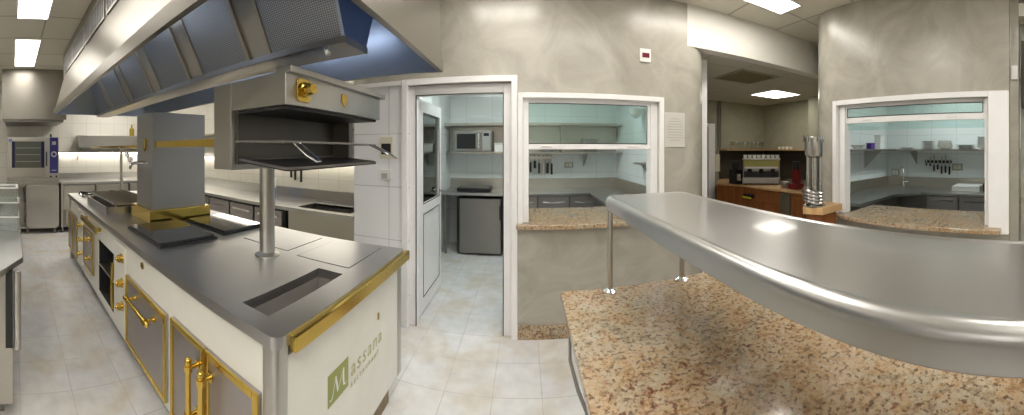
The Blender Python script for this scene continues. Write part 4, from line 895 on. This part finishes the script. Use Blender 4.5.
t = thing('bar_door','white door frame with grey door at the back of the bar','door',(3.2,5.38,0)); obj('jamb', boxes((3.37,3.52,5.34,5.395,0,2.02)), WHITE, t) ; obj('head', boxes((2.6,3.37,5.34,5.395,1.96,2.02)), WHITE, t); obj('leaf', boxes((2.6,3.37,5.36,5.39,0,1.96)), plain('grey_door',(.52,.50,.46),.5), t)
t = thing('wall_pipe','grey pipes running down the back wall to a valve box','pipe',(3.58,5.35,1.4)); obj('pipe', tube(BM(),[(3.63,5.37,2.48),(3.63,5.37,1.56),(3.60,5.37,1.50),(3.58,5.37,1.42)],.016), STD, t); obj('pipe', tube(BM(),[(3.68,5.37,2.48),(3.68,5.37,1.54)],.012), STD, t); obj('valve_box', boxes((3.53,3.64,5.34,5.395,1.08,1.42)), IVORY, t, .004)
# wood pedestal and steel column beside the rounded corner
t = thing('wooden_cabinet','wooden cabinet with pale slab top at the rounded wall corner','cabinet',(2.2,2.0,0))
pc = [(2.08,1.82),(2.15,1.66),(2.44,1.66),(2.46,1.86),(2.28,1.97)]
obj('slab_top', prism(BM(),pc,.975,1.035,'z'), WOODL, t, .005); ins=[(2.13,1.83),(2.18,1.70),(2.40,1.70),(2.42,1.85),(2.28,1.93)]; obj('carcass', prism(BM(),ins,.06,.975,'z'), WOOD, t); obj('plinth', prism(BM(),[(x*.97+.068,y*.97+.057) for x,y in ins],0,.06,'z'), BLKM, t)
cx,cy,cz = 2.19,1.785,1.035
t = thing('drink_dispenser','tall polished steel dispenser with tubes on the wooden cabinet','dispenser',(cx,cy,cz))
DS = steel('dispenser_steel',(.50,.49,.47),.24,var=.03)
obj('base', lathe(BM(),[(.095,0),(.095,.012),(.075,.022),(.04,.03)],(cx,cy,cz)), DS, t)
for k in range(4):
    obj('ring', tube(BM(),[(cx-.012+.082*math.cos(j*PI/10),cy+.082*math.sin(j*PI/10),cz+.045+.028*k+.018*math.sin(j*PI/10-.6)) for j in range(20)],.014,10,True), DS, t)
for (dx,dy,r_) in ((0,0,.030),(.055,-.02,.022),(-.05,.03,.014),(.03,.045,.014)): obj('tube', cyl(BM(),(cx+dx,cy+dy,cz+.02),(cx+dx,cy+dy,cz+.48),r_), DS, t)
obj('canister', lathe(BM(),[(.05,.42),(.080,.435),(.083,.445),(.083,.575),(.088,.58),(.088,.59),(.075,.60),(.06,.60),(.06,.57),(0,.57)],(cx,cy,cz)), DS, t)
for k in range(6): a=k*PI/3; obj('clip', cyl(BM(),(cx+.088*math.cos(a),cy+.088*math.sin(a),cz+.555),(cx+.088*math.cos(a),cy+.088*math.sin(a),cz+.612),.007), DS, t)
# ================================================================== CAMERA / WORLD
cam = bpy.data.cameras.new('camera'); co = bpy.data.objects.new('camera', cam); C.objects.link(co)
co.location = (0,0,1.53); co.rotation_euler = (PI/2,0,13/326)
cam.type='PANO'; cam.panorama_type='CENTRAL_CYLINDRICAL'
f = 326.; cam.central_cylindrical_range_u_min=-512/f; cam.central_cylindrical_range_u_max=512/f
cam.central_cylindrical_range_v_min=-(415-148.7)/f; cam.central_cylindrical_range_v_max=148.7/f; cam.central_cylindrical_radius=1.0
cam.clip_start=.01
bpy.context.scene.camera = co
w = bpy.data.worlds.new('world'); bpy.context.scene.world = w; w.use_nodes=True
w.node_tree.nodes['Background'].inputs[0].default_value=(.9,.95,1,1); w.node_tree.nodes['Background'].inputs[1].default_value=.15
sc = bpy.context.scene
sc.view_settings.view_transform='Standard'; sc.view_settings.look='None'; sc.view_settings.gamma=1; sc.view_settings.use_curve_mapping=False
sc.view_settings.exposure=0.25
sc.cycles.use_denoising=True; sc.cycles.max_bounces=8; sc.cycles.diffuse_bounces=4; sc.cycles.glossy_bounces=5; sc.cycles.transparent_max_bounces=8; sc.cycles.sample_clamp_indirect=6
